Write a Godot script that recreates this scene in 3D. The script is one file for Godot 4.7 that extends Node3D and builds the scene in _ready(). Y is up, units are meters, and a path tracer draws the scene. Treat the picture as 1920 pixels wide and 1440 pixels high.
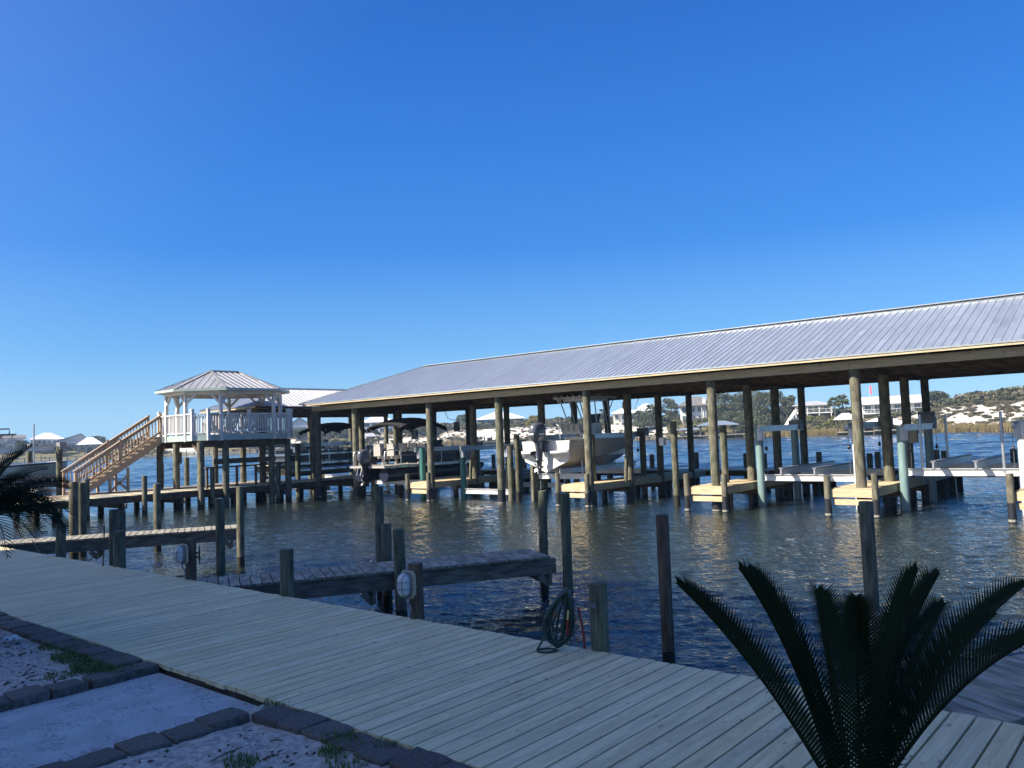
extends Node3D
# world: y = 0 is the water level, x runs along the boardwalk, -z points out over the water
const RT := Vector3(0.75885624, -0.03691393, -0.65021117)
const UP := Vector3(0.06906444, 0.99732385, 0.02398427)
const BK := Vector3(0.64758575, -0.06310708, 0.75937487)
const EYE := Vector3(0, 2.75, 0)
const FOC := 1519.0
const DECK := 0.83
var M := {}
var T := {}
var names := {}
var rng := RandomNumberGenerator.new()

func _ready():
	rng.seed = 1
	var cam := Camera3D.new()
	cam.name = "camera"
	cam.transform = Transform3D(Basis(RT, UP, BK).orthonormalized(), EYE)
	cam.fov = rad_to_deg(2.0 * atan(720.0 / FOC))
	cam.near = 0.05; cam.far = 2000.0
	add_child(cam)
	cam.current = true
	var env := Environment.new()
	env.background_mode = Environment.BG_SKY
	var sm := PanoramaSkyMaterial.new()
	sm.panorama = clear_sky()
	sm.filter = true
	var sky := Sky.new(); sky.sky_material = sm
	env.sky = sky
	env.tonemap_mode = Environment.TONE_MAPPER_LINEAR
	env.tonemap_exposure = EXPO
	env.sdfgi_enabled = true; env.ssao_enabled = true; env.ssil_enabled = true
	env.fog_enabled = true
	env.fog_density = 0.00035
	env.fog_light_color = Color(0.70, 0.83, 0.96)
	var we := WorldEnvironment.new(); we.name = "environment"; we.environment = env; add_child(we)
	var sun := DirectionalLight3D.new()
	sun.name = "sun"
	sun.light_energy = 1.42
	sun.light_color = Color(1.0, 0.955, 0.88)
	sun.light_angular_distance = 0.5
	sun.shadow_enabled = true
	add_child(sun)
	sun.look_at_from_position(SUN * 50, Vector3.ZERO)
	make_textures()
	make_materials()
	water()
	far_land()
	garden()
	apartment()
	boardwalk()
	fingers()
	boathouse()
	finger_piers()
	left_pier()
	gazebo()
	stairs()
	wing()
	lifts()
	boats()
	houses()
	far_docks()
	vegetation()
	cycads()


# clear blue sky after the standard clear-sky luminance distribution: paler towards the horizon, brighter round the sun
const SUN := Vector3(-0.355, 0.656, 0.664)
const EXPO := 2.5
func clear_sky() -> ImageTexture:
	var w := 512
	var h := 256
	var im := Image.create(w, h, false, Image.FORMAT_RGBF)
	var k := [[-2.0, 0.40, 0.68, 0.93], [0.0, 0.40, 0.68, 0.93], [2.0, 0.36, 0.66, 0.93], [6.3, 0.175, 0.48, 0.92], [13.0, 0.058, 0.285, 0.83], [20.0, 0.037, 0.22, 0.74], [28.0, 0.026, 0.165, 0.63], [50.0, 0.022, 0.125, 0.48], [90.0, 0.021, 0.11, 0.41]]
	var s := SUN.normalized()
	for y in h:
		var el := 90.0 - (y + 0.5) * 180.0 / h
		var c := Vector3(0.22, 0.27, 0.28)
		if el > -2.0:
			for i in k.size() - 1:
				if el <= k[i + 1][0]:
					c = Vector3(k[i][1], k[i][2], k[i][3]).lerp(Vector3(k[i + 1][1], k[i + 1][2], k[i + 1][3]), (el - k[i][0]) / (k[i + 1][0] - k[i][0]))
					break
		for x in w:
			var u := (x + 0.5) / w * TAU
			var e := deg_to_rad(el)
			var d := Vector3(sin(u) * cos(e), sin(e), -cos(u) * cos(e))
			var g := acos(clampf(d.dot(s), -1, 1))
			var air := (1.0 + 0.45 * pow(cos(g), 2.0))
			var lum := c.dot(Vector3(0.21, 0.72, 0.07)) * 14.0 * maxf(0.0, exp(-3.0 * g) - 0.014)
			var q := (c * air + Vector3(1.0, 0.95, 0.87) * lum) / EXPO
			im.set_pixel(x, y, Color(q.x, q.y, q.z))
	return ImageTexture.create_from_image(im)

# ---------------------------------------------------------------- photo pixel -> point on a known plane
func ray(px, py) -> Vector3: return RT * (px - 960.0) - UP * (py - 720.0) - BK * FOC
func on_y(px, py, y) -> Vector3:
	var r := ray(px, py); return EYE + r * ((y - EYE.y) / r.y)
func on_z(px, py, z) -> Vector3:
	var r := ray(px, py); return EYE + r * ((z - EYE.z) / r.z)
func on_x(px, py, x) -> Vector3:
	var r := ray(px, py); return EYE + r * ((x - EYE.x) / r.x)
func far(px, py, d) -> Vector3:
	var r := ray(px, py); return EYE + r * (d / Vector2(r.x, r.z).length())

# ---------------------------------------------------------------- mesh builder
class B:
	var v := PackedVector3Array()
	var n := PackedVector3Array()
	var t := PackedVector2Array()
	var c := PackedColorArray()
	var col := Color(1, 1, 1)
	var off := Vector2.ZERO
	func vert(p: Vector3, nn: Vector3, uv: Vector2):
		v.append(p); n.append(nn); t.append(uv); c.append(col)
	func quad(a: Vector3, b: Vector3, cc: Vector3, d: Vector3, ua := Vector2(0, 0), ub := Vector2(1, 0), uc := Vector2(1, 1), ud := Vector2(0, 1)):
		var nn := (b - a).cross(cc - a)
		if nn.length_squared() < 1e-14: nn = (cc - a).cross(d - a)
		nn = nn.normalized()
		vert(a, nn, ua); vert(cc, nn, uc); vert(b, nn, ub)
		vert(a, nn, ua); vert(d, nn, ud); vert(cc, nn, uc)
	func tri(a: Vector3, b: Vector3, cc: Vector3):
		var nn := (b - a).cross(cc - a).normalized()
		vert(a, nn, Vector2(a.x, a.z)); vert(cc, nn, Vector2(cc.x, cc.z)); vert(b, nn, Vector2(b.x, b.z))
	func sq(a: Vector3, b: Vector3, cc: Vector3, d: Vector3, na: Vector3, nb: Vector3, nc: Vector3, nd: Vector3, ua := Vector2.ZERO, ub := Vector2.ZERO, uc := Vector2.ZERO, ud := Vector2.ZERO):
		vert(a, na, ua); vert(cc, nc, uc); vert(b, nb, ub)
		vert(a, na, ua); vert(d, nd, ud); vert(cc, nc, uc)
	# box with small chamfers on the long edges left to the caller; texture grain runs along the longest side
	func box(ce: Vector3, s: Vector3, bs := Basis.IDENTITY):
		var h := s * 0.5
		var ax := 0
		if s.y > s.x and s.y >= s.z: ax = 1
		elif s.z > s.x and s.z > s.y: ax = 2
		for f in 6:
			var a := f / 2
			var sg := 1.0 if f % 2 == 0 else -1.0
			var i := (a + 1) % 3
			var j := (a + 2) % 3
			var ps := []
			var us := []
			for k in [[-1, -1], [1, -1], [1, 1], [-1, 1]]:
				var p := Vector3.ZERO
				p[a] = h[a] * sg
				p[i] = h[i] * k[0] * sg
				p[j] = h[j] * k[1]
				ps.append(ce + bs * p)
				var long := p[ax] if ax != a else p[i]
				var short := p[j] if (ax == i or ax == a) else p[i]
				us.append(off + Vector2(long * 0.25, short * 1.4 + a * 0.13))
			quad(ps[0], ps[1], ps[2], ps[3], us[0], us[1], us[2], us[3])
	# beam between two points, w = horizontal width, h = height
	func beam(a: Vector3, b: Vector3, w: float, h: float):
		var d := b - a
		var z := -d.normalized()
		var up := Vector3.UP if absf(z.y) < 0.95 else Vector3.RIGHT
		var x := up.cross(z).normalized()
		box((a + b) * 0.5, Vector3(w, h, d.length()), Basis(x, z.cross(x), z))
	func tube(ps: Array, rs: Array, sides := 10, cap := true, squash := 1.0):
		var m := ps.size()
		var prev := Vector3.ZERO
		var rings := []
		var norms := []
		var len := 0.0
		var ls := []
		for i in m:
			var d: Vector3 = (ps[mini(i + 1, m - 1)] - ps[maxi(i - 1, 0)]).normalized()
			if i > 0: len += (ps[i] - ps[i - 1]).length()
			ls.append(len)
			var x := Vector3.ZERO
			if i == 0:
				x = d.cross(Vector3.UP if absf(d.y) < 0.9 else Vector3.FORWARD).normalized()
			else:
				x = (prev - d * prev.dot(d)).normalized()
			prev = x
			var y := d.cross(x)
			var r1 := []
			var r2 := []
			for k in sides + 1:
				var an := TAU * k / sides
				var nn := x * cos(an) + y * sin(an) * squash
				r1.append(ps[i] + nn * rs[i]); r2.append(nn.normalized())
			rings.append(r1); norms.append(r2)
		for i in m - 1:
			for k in sides:
				sq(rings[i][k], rings[i][k + 1], rings[i + 1][k + 1], rings[i + 1][k], norms[i][k], norms[i][k + 1], norms[i + 1][k + 1], norms[i + 1][k],
					off + Vector2(ls[i] * 0.25, k * 0.9 / sides), off + Vector2(ls[i] * 0.25, (k + 1) * 0.9 / sides), off + Vector2(ls[i + 1] * 0.25, (k + 1) * 0.9 / sides), off + Vector2(ls[i + 1] * 0.25, k * 0.9 / sides))
		if cap:
			for e in [0, m - 1]:
				var d: Vector3 = (ps[1] - ps[0]).normalized() * -1.0 if e == 0 else (ps[m - 1] - ps[m - 2]).normalized()
				for k in sides:
					var p: Vector3 = rings[e][k]
					var q: Vector3 = rings[e][k + 1]
					var r0 := p if e == 0 else q
					var r1 := q if e == 0 else p
					vert(ps[e], d, off + Vector2(ps[e].x, ps[e].z) * 0.8); vert(r0, d, off + Vector2(r0.x, r0.z) * 0.8); vert(r1, d, off + Vector2(r1.x, r1.z) * 0.8)
	# surface through rows of points, smooth
	func skin(rows: Array, close := false, uvs := 1.0):
		var nr := rows.size()
		var nc: int = rows[0].size()
		var nm := []
		for i in nr:
			var r := []
			for j in nc:
				var a: Vector3 = rows[mini(i + 1, nr - 1)][j] - rows[maxi(i - 1, 0)][j]
				var j1 := (j + 1) % nc if close else mini(j + 1, nc - 1)
				var j0 := (j - 1 + nc) % nc if close else maxi(j - 1, 0)
				var b: Vector3 = rows[i][j1] - rows[i][j0]
				var nn := b.cross(a)
				r.append(nn.normalized() if nn.length_squared() > 1e-12 else Vector3.UP)
			nm.append(r)
		for i in nr - 1:
			for j in (nc if close else nc - 1):
				var k := (j + 1) % nc
				var u0 := Vector2(float(j) / nc, float(i) / nr) * uvs
				sq(rows[i][j], rows[i][k], rows[i + 1][k], rows[i + 1][j], nm[i][j], nm[i][k], nm[i + 1][k], nm[i + 1][j],
					u0, u0 + Vector2(uvs / nc, 0), u0 + Vector2(uvs / nc, uvs / nr), u0 + Vector2(0, uvs / nr))
	func mesh() -> ArrayMesh:
		var a := []
		a.resize(Mesh.ARRAY_MAX)
		a[Mesh.ARRAY_VERTEX] = v; a[Mesh.ARRAY_NORMAL] = n; a[Mesh.ARRAY_TEX_UV] = t; a[Mesh.ARRAY_COLOR] = c
		var m := ArrayMesh.new()
		m.add_surface_from_arrays(Mesh.PRIMITIVE_TRIANGLES, a)
		return m

func numbered(called: String) -> String:
	if not names.has(called):
		names[called] = 0
		return called
	names[called] += 1
	return called + "_%03d" % names[called]
func part(called: String, b, m, parent: Node3D) -> MeshInstance3D:
	var o := MeshInstance3D.new()
	o.name = called
	o.mesh = b.mesh() if b is B else b
	o.material_override = m
	parent.add_child(o, true)
	return o
func thing(called: String, label: String, cat: String, at := Vector3.ZERO, turn := 0.0, group := "") -> Node3D:
	var o := Node3D.new()
	o.name = numbered(called)
	add_child(o)
	o.position = at; o.rotation.y = turn
	tag(o, label, cat, group)
	return o
func tag(o: Node3D, label: String, cat: String, group := ""):
	o.set_meta("label", label); o.set_meta("category", cat)
	if group != "": o.set_meta("group", group)
func solo(called: String, b, m, label: String, cat: String, group := "") -> MeshInstance3D:
	var o := part(numbered(called), b, m, self)
	tag(o, label, cat, group)
	return o
func struct(called: String, b, m) -> MeshInstance3D:
	var o := part(numbered(called), b, m, self)
	o.set_meta("kind", "structure")
	return o
func rv(a: float, b: float) -> float: return rng.randf_range(a, b)

# ---------------------------------------------------------------- materials
func mat(key: String, c: Color, rough := 0.8, metal := 0.0, tex = null, nrm = null, uvs := Vector3.ONE) -> StandardMaterial3D:
	var m := StandardMaterial3D.new()
	m.albedo_color = c.linear_to_srgb()
	m.roughness = rough
	m.metallic = metal
	if tex: m.albedo_texture = tex
	if nrm:
		m.normal_enabled = true; m.normal_texture = nrm; m.normal_scale = 0.6
	m.uv1_scale = uvs
	m.resource_name = key
	M[key] = m
	return m
func img(w: int, h: int, f: Callable) -> ImageTexture:
	var d := PackedByteArray()
	d.resize(w * h * 3)
	var k := 0
	for y in h:
		for x in w:
			var c: Color = f.call(x, y)
			d[k] = clampi(int(c.r * 255.0), 0, 255); d[k + 1] = clampi(int(c.g * 255.0), 0, 255); d[k + 2] = clampi(int(c.b * 255.0), 0, 255)
			k += 3
	var im := Image.create_from_data(w, h, false, Image.FORMAT_RGB8, d)
	im.generate_mipmaps()
	return ImageTexture.create_from_image(im)
func noise(seed_: int, freq: float, oct := 3) -> FastNoiseLite:
	var n := FastNoiseLite.new()
	n.noise_type = FastNoiseLite.TYPE_SIMPLEX_SMOOTH
	n.seed = seed_; n.frequency = freq
	n.fractal_type = FastNoiseLite.FRACTAL_FBM; n.fractal_octaves = oct
	return n
func ntex(seed_: int, freq: float, size: int, bump: float, oct := 4, ridged := false) -> NoiseTexture2D:
	var nt := NoiseTexture2D.new()
	nt.width = size; nt.height = size; nt.seamless = true
	nt.as_normal_map = true; nt.bump_strength = bump
	nt.noise = noise(seed_, freq, oct)
	if ridged: nt.noise.fractal_type = FastNoiseLite.FRACTAL_RIDGED
	return nt

func make_textures():
	var na := noise(3, 0.012, 3)
	var nb := noise(8, 0.09, 2)
	var nc := noise(11, 0.004, 2)
	# wood: u = along the grain (4 m), v = across (0.71 m, five boards)
	var knots := []
	rng.seed = 41
	for i in 30: knots.append([rv(0, 1024), rv(0, 512), rv(2, 4.2), rv(5, 10), rv(0.25, 1.0)])
	T.plank = img(1024, 512, func(x, y):
		var bend := na.get_noise_2d(x * 0.6, y * 2.0) * 14.0
		var warp := 0.0
		var dark := 0.0
		for k in knots:
			var dy: float = y - k[1]
			if absf(dy) > 46.0: continue
			var dx: float = (x - k[0])
			if absf(dx) > 130.0: continue
			var q: float = dx * dx / (k[2] * k[2] * 2.2) + dy * dy / (k[3] * k[3])
			warp += 18.0 * exp(-q * 0.12) * signf(dy)
			dark += k[4] * (0.75 * exp(-q * 0.9) + 0.10 * exp(-absf(q - 2.4) * 1.5) )
		var g := nb.get_noise_2d(x * 0.055, (y + bend + warp) * 1.9)
		var f := nb.get_noise_2d(x * 0.35 + 900.0, y * 7.0)
		var l := 0.90 + g * 0.075 + f * 0.035 + nc.get_noise_2d(x, y * 3.0) * 0.09 - dark * 0.5
		return Color(l, l * (0.985 - dark * 0.06), l * (0.955 - dark * 0.14)))
	# old wood: deep checks along the grain
	var cr := noise(21, 0.1, 3)
	T.old = img(1024, 512, func(x, y):
		var g := cr.get_noise_2d(x * 0.05, y * 1.7 + na.get_noise_2d(x * 0.5, y) * 20.0)
		var crack := clampf((absf(nb.get_noise_2d(x * 0.03 + 500.0, y * 0.9)) - 0.02) * 16.0, 0.25, 1.0)
		var l := (0.78 + g * 0.26 + nc.get_noise_2d(x * 2.0, y * 2.0) * 0.22) * lerpf(0.55, 1.0, crack)
		return Color(l, l * (0.99 + nc.get_noise_2d(y, x) * 0.05), l * 0.95))
	# concrete: mottles and dark dirt stains with rough outlines
	var s1 := noise(31, 0.006, 4)
	var s2 := noise(33, 0.05, 3)
	T.concrete = img(768, 768, func(x, y):
		var l := 0.88 + s1.get_noise_2d(x, y) * 0.09 + s2.get_noise_2d(x * 2.0, y * 2.0) * 0.05
		var st := clampf((s2.get_noise_2d(x * 0.55 + y * 0.15, y * 1.7) + s1.get_noise_2d(x + 900.0, y + 333.0) * 0.9 - 0.33) * 4.0, 0, 1)
		l -= st * 0.15
		return Color(l, l, l * 1.01))
	T.grit = img(512, 512, func(x, y):
		var l := 0.8 + s2.get_noise_2d(x * 3.1, y * 3.1) * 0.3 + s2.get_noise_2d(x * 9.0, y * 9.0) * 0.32 + s1.get_noise_2d(x * 3.0, y * 3.0) * 0.22
		return Color(l, l * 0.985, l * 0.96))
	T.dapple = img(512, 512, func(x, y):
		var l := 0.9 + s1.get_noise_2d(x * 2.0, y * 2.0) * 0.1 + s2.get_noise_2d(x, y) * 0.04
		return Color(l, l, l))
	var st1 := noise(45, 0.02, 3)
	T.streak = img(512, 512, func(x, y):
		var l := 0.9 + st1.get_noise_2d(x * 2.4, y * 0.16) * 0.07 + s1.get_noise_2d(x * 0.8, y * 0.8) * 0.06 + s2.get_noise_2d(x * 0.9, y * 0.25) * 0.05
		return Color(l, l, l))
	T.ripple = ntex(5, 0.02, 1024, 7.0, 4)
	T.gritn = ntex(6, 0.12, 512, 5.0, 4)
	T.grainn = ntex(7, 0.05, 512, 2.5, 3)

func make_materials():
	mat("deck", Color(0.755, 0.67, 0.425), 0.75, 0, T.plank)
	mat("deck2", Color(0.775, 0.695, 0.45), 0.75, 0, T.plank)
	mat("deck3", Color(0.71, 0.63, 0.41), 0.75, 0, T.plank)
	mat("deck4", Color(0.755, 0.655, 0.40), 0.78, 0, T.plank)
	mat("deck5", Color(0.69, 0.615, 0.41), 0.8, 0, T.plank)
	mat("deck6", Color(0.80, 0.715, 0.48), 0.75, 0, T.plank)
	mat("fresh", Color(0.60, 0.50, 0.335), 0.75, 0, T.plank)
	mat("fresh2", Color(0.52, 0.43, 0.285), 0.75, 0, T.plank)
	mat("grey_board", Color(0.40, 0.38, 0.325), 0.85, 0, T.old)
	mat("grey_board2", Color(0.45, 0.43, 0.375), 0.85, 0, T.old)
	mat("grey_board3", Color(0.355, 0.33, 0.275), 0.85, 0, T.old)
	mat("old_beam", Color(0.25, 0.23, 0.20), 0.9, 0, T.old)
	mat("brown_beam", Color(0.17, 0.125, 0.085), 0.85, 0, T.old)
	mat("stair", Color(0.42, 0.325, 0.24), 0.75, 0, T.plank)
	mat("pile", Color(0.225, 0.22, 0.168), 0.9, 0, T.old)
	mat("pile2", Color(0.19, 0.195, 0.148), 0.9, 0, T.old)
	mat("pile_near", Color(0.185, 0.20, 0.145), 0.9, 0, T.old)
	mat("pile_brown", Color(0.17, 0.13, 0.095), 0.9, 0, T.old)
	mat("pile_wet", Color(0.035, 0.033, 0.026), 0.55, 0, T.old)
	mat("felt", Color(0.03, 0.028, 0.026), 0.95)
	mat("wrap", Color(0.018, 0.019, 0.024), 0.45)
	mat("barnacle", Color(0.42, 0.41, 0.36), 0.95, 0, T.grit)
	mat("teal", Color(0.05, 0.19, 0.17), 0.45, 0, T.dapple)
	mat("aqua", Color(0.21, 0.325, 0.325), 0.45, 0, T.dapple)
	mat("pvc", Color(0.76, 0.80, 0.79), 0.4, 0, T.dapple)
	mat("alu", Color(0.62, 0.64, 0.67), 0.38, 0.75, T.dapple)
	mat("alu_white", Color(0.78, 0.79, 0.78), 0.45, 0.1, T.dapple)
	mat("roof", Color(0.55, 0.60, 0.635), 0.34, 0.6, T.streak)
	mat("roof_white", Color(0.66, 0.65, 0.64), 0.45, 0.3, T.streak)
	mat("roof_gazebo", Color(0.43, 0.43, 0.435), 0.45, 0.4, T.streak)
	mat("white", Color(0.78, 0.77, 0.745), 0.6, 0, T.dapple)
	mat("sage", Color(0.42, 0.53, 0.49), 0.6, 0, T.dapple)
	mat("gel", Color(0.66, 0.65, 0.615), 0.18)
	mat("sandhull", Color(0.47, 0.43, 0.36), 0.2)
	mat("bluehull", Color(0.33, 0.50, 0.56), 0.2)
	mat("boot", Color(0.05, 0.055, 0.06), 0.35)
	mat("cowl", Color(0.085, 0.095, 0.115), 0.22)
	mat("black", Color(0.012, 0.012, 0.014), 0.5)
	mat("vinyl", Color(0.36, 0.345, 0.315), 0.5)
	mat("canvas", Color(0.014, 0.014, 0.017), 0.95)
	mat("navy", Color(0.018, 0.024, 0.045), 0.22)
	mat("silver", Color(0.55, 0.56, 0.57), 0.28, 0.9)
	mat("greybox", Color(0.20, 0.205, 0.21), 0.55)
	mat("lens", Color(0.48, 0.50, 0.51), 0.25)
	mat("cage", Color(0.17, 0.18, 0.20), 0.45, 0.4)
	mat("backplate", Color(0.48, 0.45, 0.33), 0.75, 0, T.plank)
	mat("hose", Color(0.007, 0.04, 0.032), 0.4)
	mat("hose_stripe", Color(0.36, 0.34, 0.2), 0.45)
	mat("red_hose", Color(0.20, 0.016, 0.016), 0.4)
	mat("orange", Color(0.75, 0.13, 0.03), 0.4)
	mat("brass", Color(0.55, 0.42, 0.2), 0.35, 0.9)
	mat("rope", Color(0.10, 0.09, 0.075), 0.95)
	mat("concrete", Color(0.465, 0.50, 0.505), 0.85, 0, T.concrete)
	mat("paver", Color(0.15, 0.138, 0.132), 0.95, 0, T.grit, T.gritn)
	mat("paver2", Color(0.185, 0.17, 0.162), 0.95, 0, T.grit, T.gritn)
	mat("paver3", Color(0.125, 0.115, 0.11), 0.95, 0, T.grit, T.gritn)
	mat("sand", Color(0.60, 0.58, 0.54), 0.95, 0, T.grit, T.gritn, Vector3(1.3, 1.3, 1))
	mat("seawall", Color(0.09, 0.085, 0.075), 0.9, 0, T.old)
	mat("fascia_white", Color(0.74, 0.73, 0.70), 0.7)
	mat("glass", Color(0.05, 0.075, 0.10), 0.06)
	mat("stucco", Color(0.70, 0.67, 0.60), 0.85, 0, T.dapple)
	mat("stucco_grey", Color(0.40, 0.43, 0.44), 0.85, 0, T.dapple)
	mat("stucco_beige", Color(0.52, 0.46, 0.34), 0.85, 0, T.dapple)
	mat("stucco_teal", Color(0.26, 0.40, 0.41), 0.85, 0, T.dapple)
	mat("house_white", Color(0.80, 0.79, 0.76), 0.8, 0, T.dapple)
	mat("shingle_grey", Color(0.22, 0.215, 0.22), 0.9, 0, T.grit)
	mat("metal_white", Color(0.80, 0.81, 0.83), 0.5, 0.05)
	mat("flag", Color(0.55, 0.10, 0.16), 0.8)
	var w := mat("water", Color(0.012, 0.018, 0.016), 0.04, 0, null, T.ripple)
	w.normal_scale = 0.75
	var w2 := w.duplicate() as StandardMaterial3D
	w2.normal_scale = 0.5
	M["water_far"] = w2
	w.metallic_specular = 0.5
	for k in [["frond", 0.010, 0.019, 0.008, 0.7], ["leaf", 1, 1, 1, 0.85], ["land", 1, 1, 1, 0.95], ["grass", 1, 1, 1, 0.8]]:
		var m := mat(k[0], Color(k[1], k[2], k[3]), k[4])
		if k[1] == 1: m.vertex_color_use_as_albedo = true
		m.cull_mode = BaseMaterial3D.CULL_DISABLED
	M.frond.metallic_specular = 0.2
	M.land.albedo_texture = T.grit
	M.land.uv1_scale = Vector3(0.2, 0.2, 1)
# ================================================================ near shore
func plank_mesh(w: float, h: float, l: float, ch := 0.003) -> ArrayMesh:
	var b := B.new()
	b.off = Vector2(rv(0, 1), rv(0, 1))
	var pr := [Vector2(-w / 2, -h), Vector2(w / 2, -h), Vector2(w / 2, -ch), Vector2(w / 2 - ch, 0), Vector2(-w / 2 + ch, 0), Vector2(-w / 2, -ch)]
	for i in 6:
		var p: Vector2 = pr[i]
		var q: Vector2 = pr[(i + 1) % 6]
		var u0: float = p.x * 1.4 + p.y * 1.4
		var u1: float = q.x * 1.4 + q.y * 1.4
		b.quad(Vector3(p.x, p.y, l / 2), Vector3(q.x, q.y, l / 2), Vector3(q.x, q.y, -l / 2), Vector3(p.x, p.y, -l / 2),
			b.off + Vector2(0, u0), b.off + Vector2(0, u1), b.off + Vector2(l * 0.25, u1), b.off + Vector2(l * 0.25, u0))
	for s in [1.0, -1.0]:
		for i in range(1, 5):
			var a: Vector2 = pr[0]
			var p: Vector2 = pr[i]
			var q: Vector2 = pr[i + 1]
			if s > 0: b.tri(Vector3(a.x, a.y, l / 2), Vector3(p.x, p.y, l / 2), Vector3(q.x, q.y, l / 2))
			else: b.tri(Vector3(a.x, a.y, -l / 2), Vector3(q.x, q.y, -l / 2), Vector3(p.x, p.y, -l / 2))
	return b.mesh()

# lays planks side by side from a to b (points on the middle line, top surface), each crossing it with length l
func lay(parent: Node3D, a: Vector3, b: Vector3, l: float, mats: Array, pitch := 0.148, w := 0.133, joined := false, h := 0.036):
	var d := (b - a).normalized()
	var n := int((b - a).length() / pitch)
	var turn := atan2(-d.z, d.x)
	var vs := []
	for i in 7: vs.append(plank_mesh(w, h, l))
	var acc := []
	for m in mats: acc.append(B.new())
	for i in n:
		var p := a + d * pitch * (i + 0.5)
		p += Vector3(-d.z, 0, d.x) * rv(-0.012, 0.012)
		p.y += rv(-0.0015, 0.0015)
		var k := rng.randi() % mats.size()
		if joined:
			acc[k].off = Vector2(rv(0, 1), rv(0, 1))
			acc[k].box(p - Vector3(0, h / 2, 0), Vector3(w, h, l), Basis(Vector3.UP, turn))
		else:
			var o := part("plank", vs[rng.randi() % 7], mats[k], parent)
			o.position = p
			o.rotation.y = turn + (PI if rng.randf() < 0.5 else 0.0)
	if joined:
		for k in mats.size():
			var o := part("planks", acc[k], mats[k], parent)
			o.set_meta("kind", "stuff")

func post_shape(r: float, y0: float, y1: float, lean := Vector3.ZERO, sides := 14, top := true) -> B:
	var b := B.new()
	b.off = Vector2(rv(0, 1), rv(0, 1))
	var ps := []
	var rs := []
	var n := 5
	for i in n + 1:
		var y := lerpf(y0, y1 - 0.015, float(i) / n)
		ps.append(Vector3(0, y, 0) + lean * (y - y0)); rs.append(r * (1.0 + rv(-0.02, 0.02)))
	if top:
		ps.append(Vector3(0, y1, 0) + lean * (y1 - y0)); rs.append(r * 0.9)
	b.tube(ps, rs, sides)
	return b
# a wooden pile standing in the water: shaft, dark wet foot
func pile(called: String, label: String, at: Vector3, r: float, y1: float, m: String, group := "", lean := Vector3.ZERO, wet := 0.22, foot := "pile_wet") -> Node3D:
	var o := thing(called, label, "piling", Vector3(at.x, 0, at.z), 0.0, group)
	part("shaft", post_shape(r, wet, y1, lean), M[m], o)
	var w := part("wet_foot", post_shape(r * 1.02, -1.6, wet + 0.004, lean, 14, false), M[foot], o)
	w.position = -lean * (wet + 1.6)
	return o

func boardwalk():
	var o := thing("boardwalk", "wide pale wooden boardwalk of crosswise planks running along the seawall", "boardwalk")
	lay(o, Vector3(-24.2, DECK, -4.74), Vector3(3.4, DECK, -4.74), 2.46, [M.deck, M.deck2, M.deck3, M.deck, M.deck4, M.deck5, M.deck6])
	for z in [-3.6, -4.7, -5.8]:
		var b := B.new(); b.box(Vector3(-10.4, 0.685, z), Vector3(27.6, 0.2, 0.07)); part("stringer", b, M.old_beam, o)
	var wall := B.new()
	wall.box(Vector3(-60, -0.6, -3.62), Vector3(190, 2.5, 0.2))
	for i in 90: wall.box(Vector3(-30 + i * 0.4, -0.7, -3.76), Vector3(0.05, 2.3, 0.07))
	wall.box(Vector3(-30, -0.8, -4.4), Vector3(128, 2.4, 1.5))
	struct("seawall", wall, M.seawall)
	# posts along the water edge, 2.4 m apart
	var g := "short posts along the boardwalk edge"
	for a in [[-4.22, 0.082, "pile_near", "short round dock post with the coiled green hose beside it"],
			[-6.6, 0.078, "pile_brown", "short brown dock post carrying the caged light beside the hose"],
			[-9.01, 0.086, "pile_near", "short round dock post standing free in front of the finger dock"],
			[-11.44, 0.078, "pile_brown", "short dark dock post carrying a caged light and a cleat"],
			[-13.82, 0.086, "pile_near", "short round dock post with a thin rod leaning beside it"],
			[-16.23, 0.086, "pile_near", "short round dock post beside the dark fronds of the cycad"],
			[-1.8, 0.084, "pile_near", "short round dock post hidden behind the fronds of the sago palm"]]:
		var p := solo("dock_post", post_shape(a[1], -0.3, 1.41), M[a[2]], a[3], "post", g)
		p.position = Vector3(a[0], 0, -6.02)
	# lights
	for a in [[-6.6, "white oval caged light on a beige board, on the brown post near the hose", 0.0], [-11.44, "white oval caged light on the dark post with the cleat", 0.0]]:
		light(a[0], a[1])
	var cl := thing("dock_cleat", "dark metal cleat on the side of the light post", "cleat", Vector3(-11.3, 1.18, -6.05))
	var cb := B.new()
	cb.tube([Vector3(0.05, -0.13, 0), Vector3(0.05, -0.05, 0), Vector3(0.045, 0.05, 0), Vector3(0.05, 0.13, 0)], [0.008, 0.014, 0.014, 0.008], 8)
	part("horn", cb, M.black, cl)
	cb = B.new()
	cb.box(Vector3(0.0, 0.03, 0), Vector3(0.10, 0.02, 0.025)); cb.box(Vector3(0.0, -0.03, 0), Vector3(0.10, 0.02, 0.025))
	part("foot", cb, M.black, cl)
	hose()
	var rod := B.new()
	rod.tube([on_z(193, 1062, -5.86), on_z(196, 985, -5.86)], [0.012, 0.012], 8)
	solo("rod", rod, M.rope, "thin dark rod leaning beside a short dock post", "rod")
	for a in [[[195, 1018], [185, 1035], [163, 1055], -6.1, "dark mooring line hanging from the post with the rod"], [[60, 1012], [70, 1030], [80, 1040], -6.1, "pale mooring line sagging over the boardwalk edge by the cycad"]]:
		var rb := B.new()
		rb.tube([on_z(a[0][0], a[0][1], a[3]), on_z(a[1][0], a[1][1], a[3]), on_z(a[2][0], a[2][1], a[3])], [0.009, 0.009, 0.009], 6)
		solo("mooring_line", rb, M.rope, a[4], "rope")

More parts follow.
